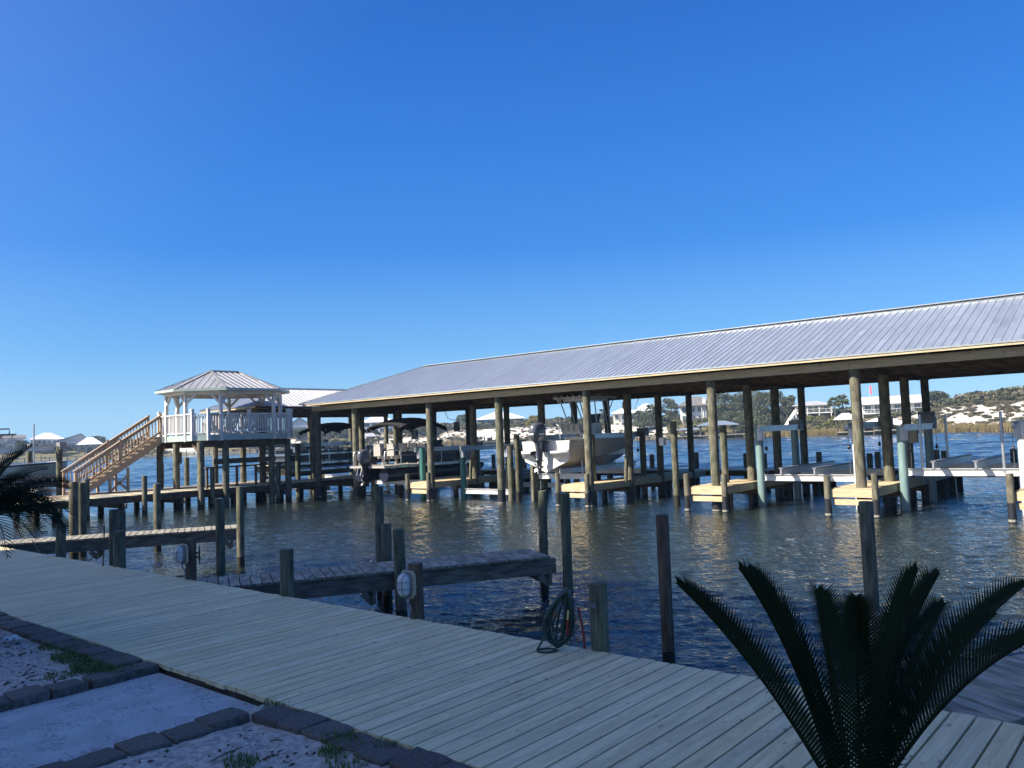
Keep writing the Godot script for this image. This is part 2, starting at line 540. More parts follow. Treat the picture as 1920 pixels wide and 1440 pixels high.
func light(x: float, label: String):
	var o := thing("bulkhead_light", label, "light", Vector3(x - 0.01, 1.2, -5.93))
	o.scale = Vector3.ONE * 0.88
	var oct := func(hw, hh, ch): return [Vector2(-hw, -hh + ch), Vector2(-hw + ch, -hh), Vector2(hw - ch, -hh), Vector2(hw, -hh + ch), Vector2(hw, hh - ch), Vector2(hw - ch, hh), Vector2(-hw + ch, hh), Vector2(-hw, hh - ch)]
	var stad := func(r, hs, k):
		var out := []
		for i in 28:
			var a := TAU * i / 28.0
			out.append(Vector2(cos(a) * r * k, sin(a) * r * k + signf(sin(a)) * hs * (0.6 + 0.4 * k)))
		return out
	var plate := B.new()
	var oc: Array = oct.call(0.125, 0.165, 0.05)
	var rows := []
	for z in [0.0, 0.032]:
		var r := []
		for p in oc: r.append(Vector3(p.x, p.y, z))
		rows.append(r)
	for i in 8:
		var j := (i + 1) % 8
		plate.quad(rows[0][i], rows[0][j], rows[1][j], rows[1][i])
		plate.tri(Vector3(0, 0, 0.032), rows[1][i], rows[1][j])
	part("back_board", plate, M.backplate, o)
	var ring := B.new()
	rows = []
	for k in [[1.0, 0.03], [1.0, 0.062], [0.9, 0.075], [0.82, 0.075]]:
		var r := []
		for p in stad.call(0.098, 0.058, k[0]): r.append(Vector3(p.x, p.y, k[1]))
		rows.append(r)
	ring.skin(rows, true)
	part("housing", ring, M.cage, o)
	var lens := B.new()
	rows = []
	for k in [[0.86, 0.07], [0.84, 0.10], [0.74, 0.13], [0.55, 0.148], [0.28, 0.156], [0.02, 0.158]]:
		var r := []
		for p in stad.call(0.098, 0.058, k[0]): r.append(Vector3(p.x, p.y, k[1]))
		rows.append(r)
	lens.skin(rows, true)
	part("lens", lens, M.lens, o)
	var cage := B.new()
	for y in [-0.042, 0.042]:
		cage.tube([Vector3(-0.094, y, 0.07), Vector3(-0.084, y, 0.125), Vector3(-0.05, y, 0.158), Vector3(0, y, 0.166), Vector3(0.05, y, 0.158), Vector3(0.084, y, 0.125), Vector3(0.094, y, 0.07)], [0.004, 0.004, 0.004, 0.004, 0.004, 0.004, 0.004], 6, false)
	for xx in [-0.045, 0.045]:
		cage.tube([Vector3(xx, -0.145, 0.07), Vector3(xx, -0.12, 0.13), Vector3(xx, -0.06, 0.16), Vector3(xx, 0, 0.166), Vector3(xx, 0.06, 0.16), Vector3(xx, 0.12, 0.13), Vector3(xx, 0.145, 0.07)], [0.004, 0.004, 0.004, 0.004, 0.004, 0.004, 0.004], 6, false)
	part("cage", cage, M.cage, o)
	var cd := B.new()
	cd.tube([Vector3(0, -0.15, 0.05), Vector3(0.0, -0.2, 0.05), Vector3(0.05, -0.26, 0.03), Vector3(0.055, -0.32, 0.02), Vector3(0.02, -0.37, 0.03)], [0.012, 0.012, 0.011, 0.011, 0.011], 8)
	part("conduit", cd, M.cage, o)

func hose():
	var o := thing("garden_hose", "dark green garden hose with pale stripe coiled on a post hanger", "hose")
	var side := Vector3(RT.x, 0, RT.z).normalized()
	var depth := Vector3(-side.z, 0, side.x)
	var c := Vector3(-4.40, 0, -5.84) - side * 0.02
	var ps := []
	var rs := []
	var qs := []
	var qr := []
	rng.seed = 77
	for k in 15:
		var wl := rv(0.03, 0.20)
		var wr := rv(0.02, 0.13)
		var top := rv(1.33, 1.37)
		var bot := rv(0.855, 0.93) if k > 1 else 1.0
		var dz := rv(-0.05, 0.05)
		for i in 26:
			var a := TAU * i / 26.0 + PI / 2
			var cy := sin(a)
			var wd := wl if cos(a) < 0 else wr
			var lowk := pow((1.0 - cy) / 2.0, 0.7)
			var p := c + side * (cos(a) * wd * (0.35 + 0.8 * lowk) - 0.10 * lowk) + depth * (dz + 0.02 * cos(a)) + Vector3(0, lerpf(bot, top, (cy + 1) / 2), 0)
			ps.append(p); rs.append(0.0095)
			qs.append(p + depth * 0.0065 + side * 0.003); qr.append(0.0032 if k % 3 == 0 else 0.0005)
	# tail loop on the boards
	for i in 16:
		var a := TAU * i / 16.0
		ps.append(c - side * (0.2 + 0.09 * cos(a)) + depth * (0.06 * sin(a)) + Vector3(0, 0.842, 0)); rs.append(0.0095)
	var b := B.new(); b.tube(ps, rs, 7); part("coil", b, M.hose, o)
	b = B.new(); b.tube(qs, qr, 5); part("stripe", b, M.hose_stripe, o)
	b = B.new(); b.tube([c + Vector3(0.05, 1.2, 0.06), c + Vector3(0.045, 1.12, 0.07)], [0.014, 0.013], 8); part("brass_fitting", b, M.brass, o)
	b = B.new(); b.tube([c + Vector3(0.045, 1.12, 0.07), c + Vector3(0.04, 0.99, 0.07)], [0.014, 0.011], 8); part("red_sleeve", b, M.red_hose, o)
	b = B.new(); b.tube([c + Vector3(-0.1, 1.16, 0.07), c + Vector3(-0.1, 1.125, 0.07)], [0.016, 0.016], 8); part("orange_fitting", b, M.orange, o)
	var r := B.new()
	var rp := Vector3(-4.33, 0, -5.93)
	r.tube([rp + Vector3(-0.03, 1.2, 0.02), rp + Vector3(0.0, 1.05, 0.02), rp + Vector3(0.015, 0.95, 0.02), rp + Vector3(0.02, 0.845, 0.02)], [0.011, 0.011, 0.011, 0.011], 8)
	solo("red_hose", r, M.red_hose, "short dark red hose hanging beside the post with the green hose", "hose")
	var h := thing("hose_hanger", "grey metal hose hanger fixed to the short dock post", "hanger", Vector3(-4.3, 1.23, -5.93))
	b = B.new(); b.box(Vector3(0.06, 0.0, 0.012), Vector3(0.13, 0.045, 0.008)); b.tube([Vector3(0.0, 0, 0.02), Vector3(-0.05, 0.02, 0.05), Vector3(-0.12, 0.07, 0.05), Vector3(-0.14, 0.12, 0.04)], [0.014, 0.014, 0.012, 0.012], 8)
	part("bracket", b, M.cage, h)

func finger(p0: Vector3, length: float, width: float, label: String, s0: float, mats: Array):
	var u := Vector3(0.491, 0, -0.871).normalized()
	var w := Vector3(u.z, 0, -u.x)       # towards the left edge
	var top := 0.79
	var o := thing("finger_dock", label, "dock")
	var mid := p0 + w * width * 0.5 + Vector3(0, top, 0)
	lay(o, mid + u * s0, mid + u * length, width + 0.04, mats)
	for s in [0.06, width - 0.06]:
		var b := B.new()
		var a: Vector3 = p0 + w * s + Vector3(0, top - 0.165, 0)
		b.beam(a + u * (0.0 if s < 0.5 else -0.4), a + u * (length - 0.03), 0.05, 0.25)
		part("side_beam", b, M.old_beam, o)
	for t in [0.42, 0.97]:
		var b := B.new()
		var a: Vector3 = p0 + u * length * t + Vector3(0, top - 0.36, 0)
		b.beam(a - w * 0.02, a + w * (width + 0.02), 0.05, 0.2)
		part("cross_beam", b, M.old_beam, o)
		b = B.new()
		b.beam(a + w * 0.03 + Vector3(0, -0.10, 0) , a + w * 0.03 - u * 0.16 + Vector3(0, 0.06, 0), 0.04, 0.10)
		part("brace", b, M.old_beam, o)

func fingers():
	var f := [M.grey_board, M.grey_board2, M.grey_board3, M.grey_board2]
	finger(Vector3(-10.62, 0, -5.99), 5.15, 0.97, "narrow grey plank dock slanting out in shade behind the caged light", -0.45, f)
	finger(Vector3(-20.25, 0, -5.99), 5.2, 0.92, "narrow sunlit plank dock slanting out beside the left cycad", -0.45, [M.grey_board2, M.grey_board])
	finger(Vector3(-1.2, 0, -5.99), 5.1, 1.0, "narrow grey plank dock mostly hidden behind the sago palm", -0.45, f)
	var g := "pilings of the slanting docks"
	for a in [[1059, 925, -10.55, 0.082, "tall grey piling at the right corner of the shaded plank dock's end", "pile_near"],
			[1017, 920, -11.1, 0.078, "tall grey piling at the far corner of the shaded plank dock's end", "pile_near"],
			[710, 912, -9.3, 0.08, "tallest of three pilings clustered halfway along the shaded plank dock", "pile_near"],
			[724, 982, -8.85, 0.085, "middle-height piling of three clustered halfway along the shaded dock", "pile_near"],
			[747, 992, -8.15, 0.086, "piling on the near side of the shaded dock behind the caged light", "pile_near"],
			[412, 935, -7.6, 0.078, "dark piling standing where the shaded plank dock leaves the boardwalk", "pile_near"],
			[450, 912, -10.1, 0.085, "piling with sunlit left side at the end of the sunlit plank dock", "pile"],
			[213, 955, -7.0, 0.085, "shorter piling in front of the sunlit plank dock's middle", "pile2"],
			[228, 958, -7.6, 0.08, "short brown piling behind the sunlit plank dock's middle", "pile2"],
			[294, 907, -10.4, 0.095, "free tall piling standing behind the sunlit plank dock", "pile"],
			[138, 903, -8.4, 0.11, "sunlit piling of the pair beyond the left cycad fronds", "pile"],
			[153, 905, -8.9, 0.11, "dark piling of the pair beyond the left cycad fronds", "pile_near"],
			[1241, 965, -8.3, 0.073, "lone very dark piling between the hose post and the sago palm", "pile_brown"]]:
		var p := on_z(a[0], a[1], a[2])
		var ln := Vector3(rv(-0.014, 0.014), 0, rv(-0.014, 0.014))
		pile("piling", a[4], p - ln * (p.y - 0.22), a[3], p.y, a[5], g, ln)
	var p := on_z(1623, 940, -10.4)
	var o := pile("piling", "lone piling with split sunlit top and white sleeve behind the sago palm", p, 0.084, p.y, "pile2", g, Vector3.ZERO, 0.32, "pvc")
	var b := B.new(); b.tube([Vector3(0, 0.27, 0), Vector3(0, 0.36, 0)], [0.12, 0.12], 14); part("collar", b, M.alu_white, o)

func paver_mesh(w: float, l: float, h: float) -> ArrayMesh:
	var b := B.new()
	b.off = Vector2(rv(0, 1), rv(0, 1))
	var rows := []
	var c := 0.010
	var j := []
	for i in 12: j.append(Vector2(rv(-0.008, 0.008), rv(-0.008, 0.008)))
	for lv in [[0.0, -h], [0.0, -c * 1.3], [c * 0.5, -c * 0.4], [c * 1.4, 0.0]]:
		var r := []
		var k := 0
		for e in [[-1, -1], [-0.33, -1], [0.33, -1], [1, -1], [1, -0.2], [1, 0.3], [1, 1], [0.33, 1], [-0.33, 1], [-1, 1], [-1, 0.3], [-1, -0.3]]:
			var rd := 0.965 if absf(e[0]) == 1.0 and absf(e[1]) == 1.0 else 1.0
			r.append(Vector3((w / 2 - lv[0]) * e[0] * rd + j[k].x, lv[1], (l / 2 - lv[0]) * e[1] * rd + j[k].y)); k += 1
		rows.append(r)
	for i in 3:
		for k in 12:
			var q := (k + 1) % 12
			b.quad(rows[i][q], rows[i][k], rows[i + 1][k], rows[i + 1][q], b.off + Vector2(q * 0.1, i * 0.1), b.off + Vector2(k * 0.1, i * 0.1), b.off + Vector2(k * 0.1, i * 0.1 + 0.1), b.off + Vector2(q * 0.1, i * 0.1 + 0.1))
	for k in 12:
		var q := (k + 1) % 12
		var ce := Vector3(0, 0.002, 0)
		for p in [ce, rows[3][k], rows[3][q]]: b.vert(p, Vector3.UP, b.off + Vector2(p.x, p.z) * 3.5)
	return b.mesh()

func garden():
	rng.seed = 5
	var nz := noise(51, 0.9, 3)
	var nb := noise(52, 6.0, 2)
	var b := B.new()
	var gx := []
	var x := -14.0
	while x < 1.5: gx.append(x); x += 0.07
	var gz := []
	var z := -3.5
	while z < 0.6: gz.append(z); z += 0.07
	var hh := func(px, pz): return 0.788 + nz.get_noise_2d(px, pz) * 0.035 + nb.get_noise_2d(px, pz) * 0.012
	var rows := []
	for zz in gz:
		var r := []
		for xx in gx: r.append(Vector3(xx, hh.call(xx, zz) if not (xx > -7.3 and xx < -5.55) else 0.69, zz))
		rows.append(r)
	rows.reverse()
	for i in rows.size() - 1:
		for j in gx.size() - 1:
			var ps := [rows[i][j], rows[i][j + 1], rows[i + 1][j + 1], rows[i + 1][j]]
			var ns := []
			for p in ps:
				var e := 0.05
				ns.append(Vector3(hh.call(p.x - e, p.z) - hh.call(p.x + e, p.z), 2 * e, hh.call(p.x, p.z - e) - hh.call(p.x, p.z + e)).normalized())
			b.sq(ps[0], ps[1], ps[2], ps[3], ns[0], ns[1], ns[2], ns[3], Vector2(ps[0].x, ps[0].z), Vector2(ps[1].x, ps[1].z), Vector2(ps[2].x, ps[2].z), Vector2(ps[3].x, ps[3].z))
	for q in [[-90, -14, -3.5, 40], [1.43, 60, -3.5, 40], [-14, 1.43, 0.53, 40]]:
		b.quad(Vector3(q[0], 0.785, q[3]), Vector3(q[1], 0.785, q[3]), Vector3(q[1], 0.785, q[2]), Vector3(q[0], 0.785, q[2]), Vector2(q[0], q[3]), Vector2(q[1], q[3]), Vector2(q[1], q[2]), Vector2(q[0], q[2]))
	struct("sand_ground", b, M.sand)
	b = B.new()
	var pw := B.new()
	pw.quad(Vector3(-7.22, 0.762, 5), Vector3(-5.62, 0.762, 5), Vector3(-5.62, 0.762, -3.49), Vector3(-7.22, 0.762, -3.49), Vector2(0, 4.2), Vector2(0.8, 4.2), Vector2(0.8, 0), Vector2(0, 0))
	pw.box(Vector3(-6.42, 0.708, 0.755), Vector3(1.59, 0.1, 8.48))
	struct("concrete_path", pw, M.concrete)
	# paver edging
	var pm := []
	for i in 8: pm.append(paver_mesh(rv(0.24, 0.27), rv(0.27, 0.31), 0.12))
	var pmats := [M.paver, M.paver2, M.paver3, M.paver]
	var rowsp := [
		["stone blocks edging the concrete path on the grassy bed's side", Vector3(-7.36, 0.835, -3.36), Vector3(-7.30, 0.835, 3.0), 0.0],
		["stone blocks edging the concrete path on the sandy bed's side", Vector3(-5.46, 0.83, -3.1), Vector3(-5.48, 0.835, 3.0), 0.0],
		["stone blocks along the boardwalk beside the grassy bed", Vector3(-7.68, 0.832, -3.375), Vector3(-13.5, 0.83, -3.375), PI / 2],
		["stone blocks along the boardwalk beside the sandy bed", Vector3(-5.2, 0.828, -3.375), Vector3(1.2, 0.83, -3.375), PI / 2]]
	for r in rowsp:
		var o := thing("paver_edging", "row of dark " + r[0], "edging", Vector3.ZERO, 0.0, "paver edgings")
		var d: Vector3 = (r[2] - r[1])
		var n := int(d.length() / 0.295)
		for i in n:
			var p: Vector3 = r[1] + d.normalized() * 0.295 * i + Vector3(rv(-0.015, 0.015), rv(-0.012, 0.012), rv(-0.015, 0.015))
			var q := part("paver", pm[rng.randi() % 8], pmats[rng.randi() % 4], o)
			q.position = p
			q.rotation = Vector3(rv(-0.035, 0.035), r[3] + rv(-0.06, 0.06), rv(-0.05, 0.05))
	# shells and litter lying on the sand
	for kind in [["shell_fragments", "scattered white shell fragments lying on the sand beds", "shells", 5000, 0.015], ["leaf_litter", "scattered dark dry leaf litter lying on the sand beds", "litter", 6500, 0.02]]:
		var lb := B.new()
		for i in kind[3]:
			var left := rng.randf() < 0.6
			var p := Vector3(rv(-12.5, -7.55), 0, rv(-3.15, -0.6)) if left else Vector3(rv(-5.25, -2.2), 0, rv(-3.15, -0.6))
			if nz.get_noise_2d(p.x * 1.6 + 40, p.z * 1.6) < -0.12: continue
			p.y = hh.call(p.x, p.z) + 0.003
			var s: float = kind[4] * (0.25 + 1.3 * pow(rng.randf(), 2.2))
			var a := rv(0, TAU)
			var e := Vector3(cos(a), rv(-0.25, 0.25), sin(a)) * s
			var f := Vector3(-sin(a), rv(-0.2, 0.3), cos(a)) * s * rv(0.3, 0.7)
			var up := Vector3(0, s * 0.35, 0)
			if kind[0] == "shell_fragments": lb.col = Color(0.55, 0.53, 0.5) * rv(0.6, 1.1)
			else: lb.col = Color(0.06, 0.045, 0.035) * rv(0.5, 1.6)
			lb.tri(p - e, p + f, p + up); lb.tri(p + f, p + e, p + up); lb.tri(p + e, p - f, p + up); lb.tri(p - f, p - e, p + up)
		var o := solo(kind[0], lb, M.grass, kind[1], kind[2])
		o.set_meta("kind", "stuff")
	# twigs
	for t in [[395, 1428, 455, 1400, "thin dark twig lying on the sandy bed"], [505, 1390, 530, 1388, "short dry twig lying on the sand near the path blocks"]]:
		var tb := B.new()
		var a := on_y(t[0], t[1], 0.80)
		var c := on_y(t[2], t[3], 0.80)
		tb.tube([a, (a + c) / 2 + Vector3(0.01, 0.012, 0.01), c], [0.004, 0.006, 0.003], 6)
		solo("twig", tb, M.rope, t[4], "twig")
	var cr := B.new()
	rng.seed = 91
	var cp := on_y(24, 1202, 0.80)
	var grid := []
	for i in 6:
		var r := []
		for j in 6: r.append(cp + Vector3((j - 2.5) * 0.035 + rv(-0.012, 0.012), 0.012 + rv(0, 0.045), (i - 2.5) * 0.03 + rv(-0.012, 0.012)))
		grid.append(r)
	cr.skin(grid)
	solo("plastic_scrap", cr, M.house_white, "crumpled white plastic scrap on the left sand bed", "litter")
	# grass clumps
	var gb := B.new()
	rng.seed = 17
	var spots := []
	for q in [[112, 1212, 160, 0.24], [148, 1230, 320, 0.30], [185, 1247, 360, 0.30], [222, 1258, 240, 0.2], [175, 1256, 150, 0.22], [110, 1270, 60, 0.16], [636, 1388, 200, 0.14], [655, 1398, 70, 0.12], [720, 1402, 60, 0.10], [620, 1413, 50, 0.10], [555, 1345, 40, 0.08], [590, 1378, 40, 0.08], [450, 1430, 60, 0.14], [650, 1430, 60, 0.16], [522, 1322, 25, 0.12], [508, 1328, 20, 0.10], [800, 1432, 40, 0.10]]:
		var p := on_y(q[0], q[1], 0.80)
		for i in q[2] * 3:
			var a := rv(0, TAU)
			var r: float = q[3] * 0.75 * sqrt(rng.randf())
			var s := p + Vector3(cos(a) * r * 1.3, -0.005, sin(a) * r)
			var h := rv(0.015, 0.055)
			var dr := Vector3(rv(-1, 1), 0, rv(-1, 1)) * h * 0.8
			var sd := Vector3(-dr.z, 0, dr.x).normalized() * rv(0.0022, 0.0045)
			gb.col = Color(0.05, 0.115, 0.025).lerp(Color(0.13, 0.16, 0.045), rng.randf() * rng.randf())
			gb.quad(s - sd, s + sd, s + sd * 0.8 + dr * 0.4 + Vector3(0, h * 0.7, 0), s - sd * 0.8 + dr * 0.4 + Vector3(0, h * 0.7, 0))
			gb.tri(s - sd * 0.8 + dr * 0.4 + Vector3(0, h * 0.7, 0), s + sd * 0.8 + dr * 0.4 + Vector3(0, h * 0.7, 0), s + dr + Vector3(0, h, 0))
	var go := solo("grass", gb, M.grass, "low green grass tufts growing in the sand beds", "grass")
	go.set_meta("kind", "stuff")

func frond_mesh(c: Vector3, mid: Vector3, tip: Vector3, ll: float, roll: float, lw := 0.0049, gap := 0.0165) -> B:
	var b := B.new()
	var L := (tip - c).length() * 1.06
	var n := int(L / gap)
	var pts := []
	var rs := []
	for i in 13:
		var t := i / 12.0
		pts.append(c.lerp(mid, t).lerp(mid.lerp(tip, t), t)); rs.append(lerpf(0.010, 0.0022, t))
	b.tube(pts, rs, 5, false)
	for i in n:
		var t := 0.10 + 0.90 * i / n
		var p := c.lerp(mid, t).lerp(mid.lerp(tip, t), t)
		var d := ((mid - c).lerp(tip - mid, t)).normalized()
		var up := (Vector3.UP - d * d.y)
		if up.length() < 0.2: up = Vector3(0.3, 0, 1) - d * d.dot(Vector3(0.3, 0, 1))
		up = up.normalized().rotated(d, roll)
		var sd := d.cross(up).normalized()
		var len := ll * pow(sin(PI * clampf(0.12 + t * 0.86, 0, 1)), 0.55) * rv(0.93, 1.05)
		if t > 0.93: len *= 0.75
		for s in [-1.0, 1.0]:
			var fwd := lerpf(0.95, 1.75, t)
			var dr: Vector3 = (sd * s + d * fwd + up * 0.88).normalized()
			var e := p + dr * len
			e.y -= len * 0.06
			var w := d.cross(dr).normalized().cross(dr) * lw
			var m := p + dr * len * 0.4 + up * 0.004
			b.quad(p - w * 0.8, p + w * 0.8, m + w, m - w)
			b.tri(m - w, m + w, e)
	return b

func cycad(called: String, label: String, c: Vector3, tips: Array, ll: float, ground: float, tr: float, lw := 0.0049, gap := 0.0165):
	var o := thing(called, label, "palm")
	var t := B.new()
	var ps := []
	var rs := []
	for i in 13:
		var y := lerpf(ground - 0.1, c.y - 0.02, i / 12.0)
		ps.append(Vector3(c.x, y, c.z)); rs.append(tr * (1.0 + (0.08 if i % 2 == 0 else -0.05)))
	t.tube(ps, rs, 14)
	part("trunk", t, M.pile_brown, o)
	var hd := B.new()
	hd.tube([c + Vector3(0, -0.06, 0), c, c + Vector3(0, 0.07, 0)], [tr * 1.05, tr * 0.8, 0.02], 12)
	part("crown_bud", hd, M.pile_brown, o)
	for q in tips:
		var tip: Vector3 = q[0]
		var h := Vector3(tip.x - c.x, 0, tip.z - c.z)
		var st := c + h.normalized() * tr * 0.5
		var mid: Vector3 = st + h * q[1] + Vector3(0, (tip.y - c.y) * 0.5 + q[2], 0)
		part("frond", frond_mesh(st, mid, tip, ll * rv(0.92, 1.08), rv(-0.25, 0.25), lw, gap), M.frond, o)

func at_depth(px, py, dep) -> Vector3: return EYE + ray(px, py) * (dep / FOC)
func cycads():
	rng.seed = 23
	var c := Vector3(-1.02, 1.42, -2.95)
	var tips := []
	for q in [[1267, 1092, 2.62, 0.42, 0.10], [1384, 1064, 2.85, 0.30, 0.12], [1404, 1066, 3.05, 0.3, 0.12], [1531, 1104, 2.55, 0.35, 0.12], [1605, 1118, 2.75, 0.3, 0.12], [1722, 1064, 2.7, 0.32, 0.12], [1762, 1074, 2.95, 0.32, 0.13], [1772, 1130, 3.3, 0.4, 0.12],
			[1925, 1095, 3.0, 0.40, 0.14], [1960, 1190, 2.72, 0.42, 0.16], [1870, 1150, 3.4, 0.45, 0.14]]:
		tips.append([at_depth(q[0], q[1], q[2]), q[3], q[4]])
	for i in 0:
		var a := rv(-0.6, 1.3)
		tips.append([c + Vector3(cos(a) * 0.8, rv(-0.1, 0.25), -sin(a) * 0.6), 0.5, 0.3])
	cycad("sago_palm", "large dark sago palm fanning its fronds over the boardwalk's edge", c, tips, 0.19, 0.72, 0.10)
	c = at_depth(-55, 975, 8.5)
	tips = []
	for q in [[62, 836, 8.3, 0.35, 0.18], [45, 850, 8.9, 0.35, 0.2], [130, 905, 8.5, 0.45, 0.28], [132, 918, 9.0, 0.45, 0.3], [138, 968, 8.4, 0.5, 0.42], [128, 990, 8.8, 0.5, 0.45], [95, 930, 8.0, 0.45, 0.3], [120, 1000, 8.1, 0.5, 0.5], [15, 1050, 8.2, 0.6, 0.55], [10, 870, 8.0, 0.4, 0.2], [90, 880, 8.9, 0.4, 0.25], [70, 960, 7.9, 0.5, 0.4], [40, 1010, 8.0, 0.55, 0.5], [100, 955, 9.1, 0.5, 0.35], [60, 905, 7.9, 0.4, 0.3]]:
		tips.append([at_depth(q[0], q[1], q[2]), q[3], q[4]])
	for i in 22:
		var a := rv(0, TAU)
		tips.append([c + Vector3(cos(a) * rv(0.6, 1.0), rv(-0.35, 0.5), sin(a) * rv(0.6, 1.0)), 0.5, rv(0.25, 0.5)])
	cycad("cycad", "dark cycad with drooping fronds beside the boardwalk's shaded end", c, tips, 0.24, 0.72, 0.14, 0.0048, 0.027)
# ================================================================ boathouse, piers, gazebo
# one sloping roof face made of ribbed panels; poly is [eave_a, eave_b, top_b, top_a] (seen from outside, a left, b right)
func roof_face(parent: Node3D, ea: Vector3, eb: Vector3, tb: Vector3, ta: Vector3, pitch: float, m, rib := 0.02, joined := false):
	var acc := B.new()
	var along := (eb - ea).normalized()
	var L := (eb - ea).length()
	var nrm := along.cross((ta - ea)).normalized()
	if nrm.y < 0: nrm = -nrm
	var up := nrm.cross(along)
	if up.y < 0: up = -up
	var H := (ta - ea).dot(up)
	var xa := (ta - ea).dot(along)
	var xb := (tb - ea).dot(along)
	var top := func(x):
		if xa > 0.01 and x < xa: return H * x / xa
		if xb < L - 0.01 and x > xb: return H * (L - x) / (L - xb)
		return H
	var n := int(ceil(L / pitch))
	for i in n:
		var x0 := i * pitch
		var x1 := minf(L, x0 + pitch)
		if x1 - x0 < 0.02: continue
		var b := acc if joined else B.new()
		b.off = Vector2(rv(0, 1), rv(0, 1))
		var h0: float = top.call(x0)
		var h1: float = top.call(x1)
		var xs := [x0, x1]
		if xa > x0 + 0.01 and xa < x1 - 0.01: xs = [x0, xa, x1]
		if xb > x0 + 0.01 and xb < x1 - 0.01: xs = [x0, xb, x1]
		for k in xs.size() - 1:
			var a0: float = xs[k]
			var a1: float = xs[k + 1]
			var g0: float = top.call(a0)
			var g1: float = top.call(a1)
			for s in [0.0, -0.018]:
				var o: Vector3 = nrm * s
				var p := [ea + along * a0 + o, ea + along * a1 + o, ea + along * a1 + up * g1 + o, ea + along * a0 + up * g0 + o]
				b.quad(p[0], p[1], p[2], p[3], b.off + Vector2(a0, 0) * 0.12, b.off + Vector2(a1, 0) * 0.12, b.off + Vector2(a1, g1) * 0.12, b.off + Vector2(a0, g0) * 0.12)
			b.quad(ea + along * a0 - nrm * 0.018, ea + along * a1 - nrm * 0.018, ea + along * a1, ea + along * a0)
		if h0 > 0.05:
			var w := 0.015
			var r0 := ea + along * (x0 - w)
			var r1 := ea + along * (x0 + w)
			var t := nrm * rib
			var sl := up * h0
			var k := along * w * 0.45
			b.quad(r0, r0 + t + k, r0 + t + k + sl, r0 + sl)
			b.quad(r0 + t + k, r1 + t - k, r1 + t - k + sl, r0 + t + k + sl)
			b.quad(r1 + t - k, r1, r1 + sl, r1 + t - k + sl)
			b.quad(r0, r1, r1 + t - k, r0 + t + k)
		if not joined: part("roof_panel", b, m, parent)
	if joined:
		var o := part("roof_panels", acc, m, parent)
		o.set_meta("kind", "stuff")

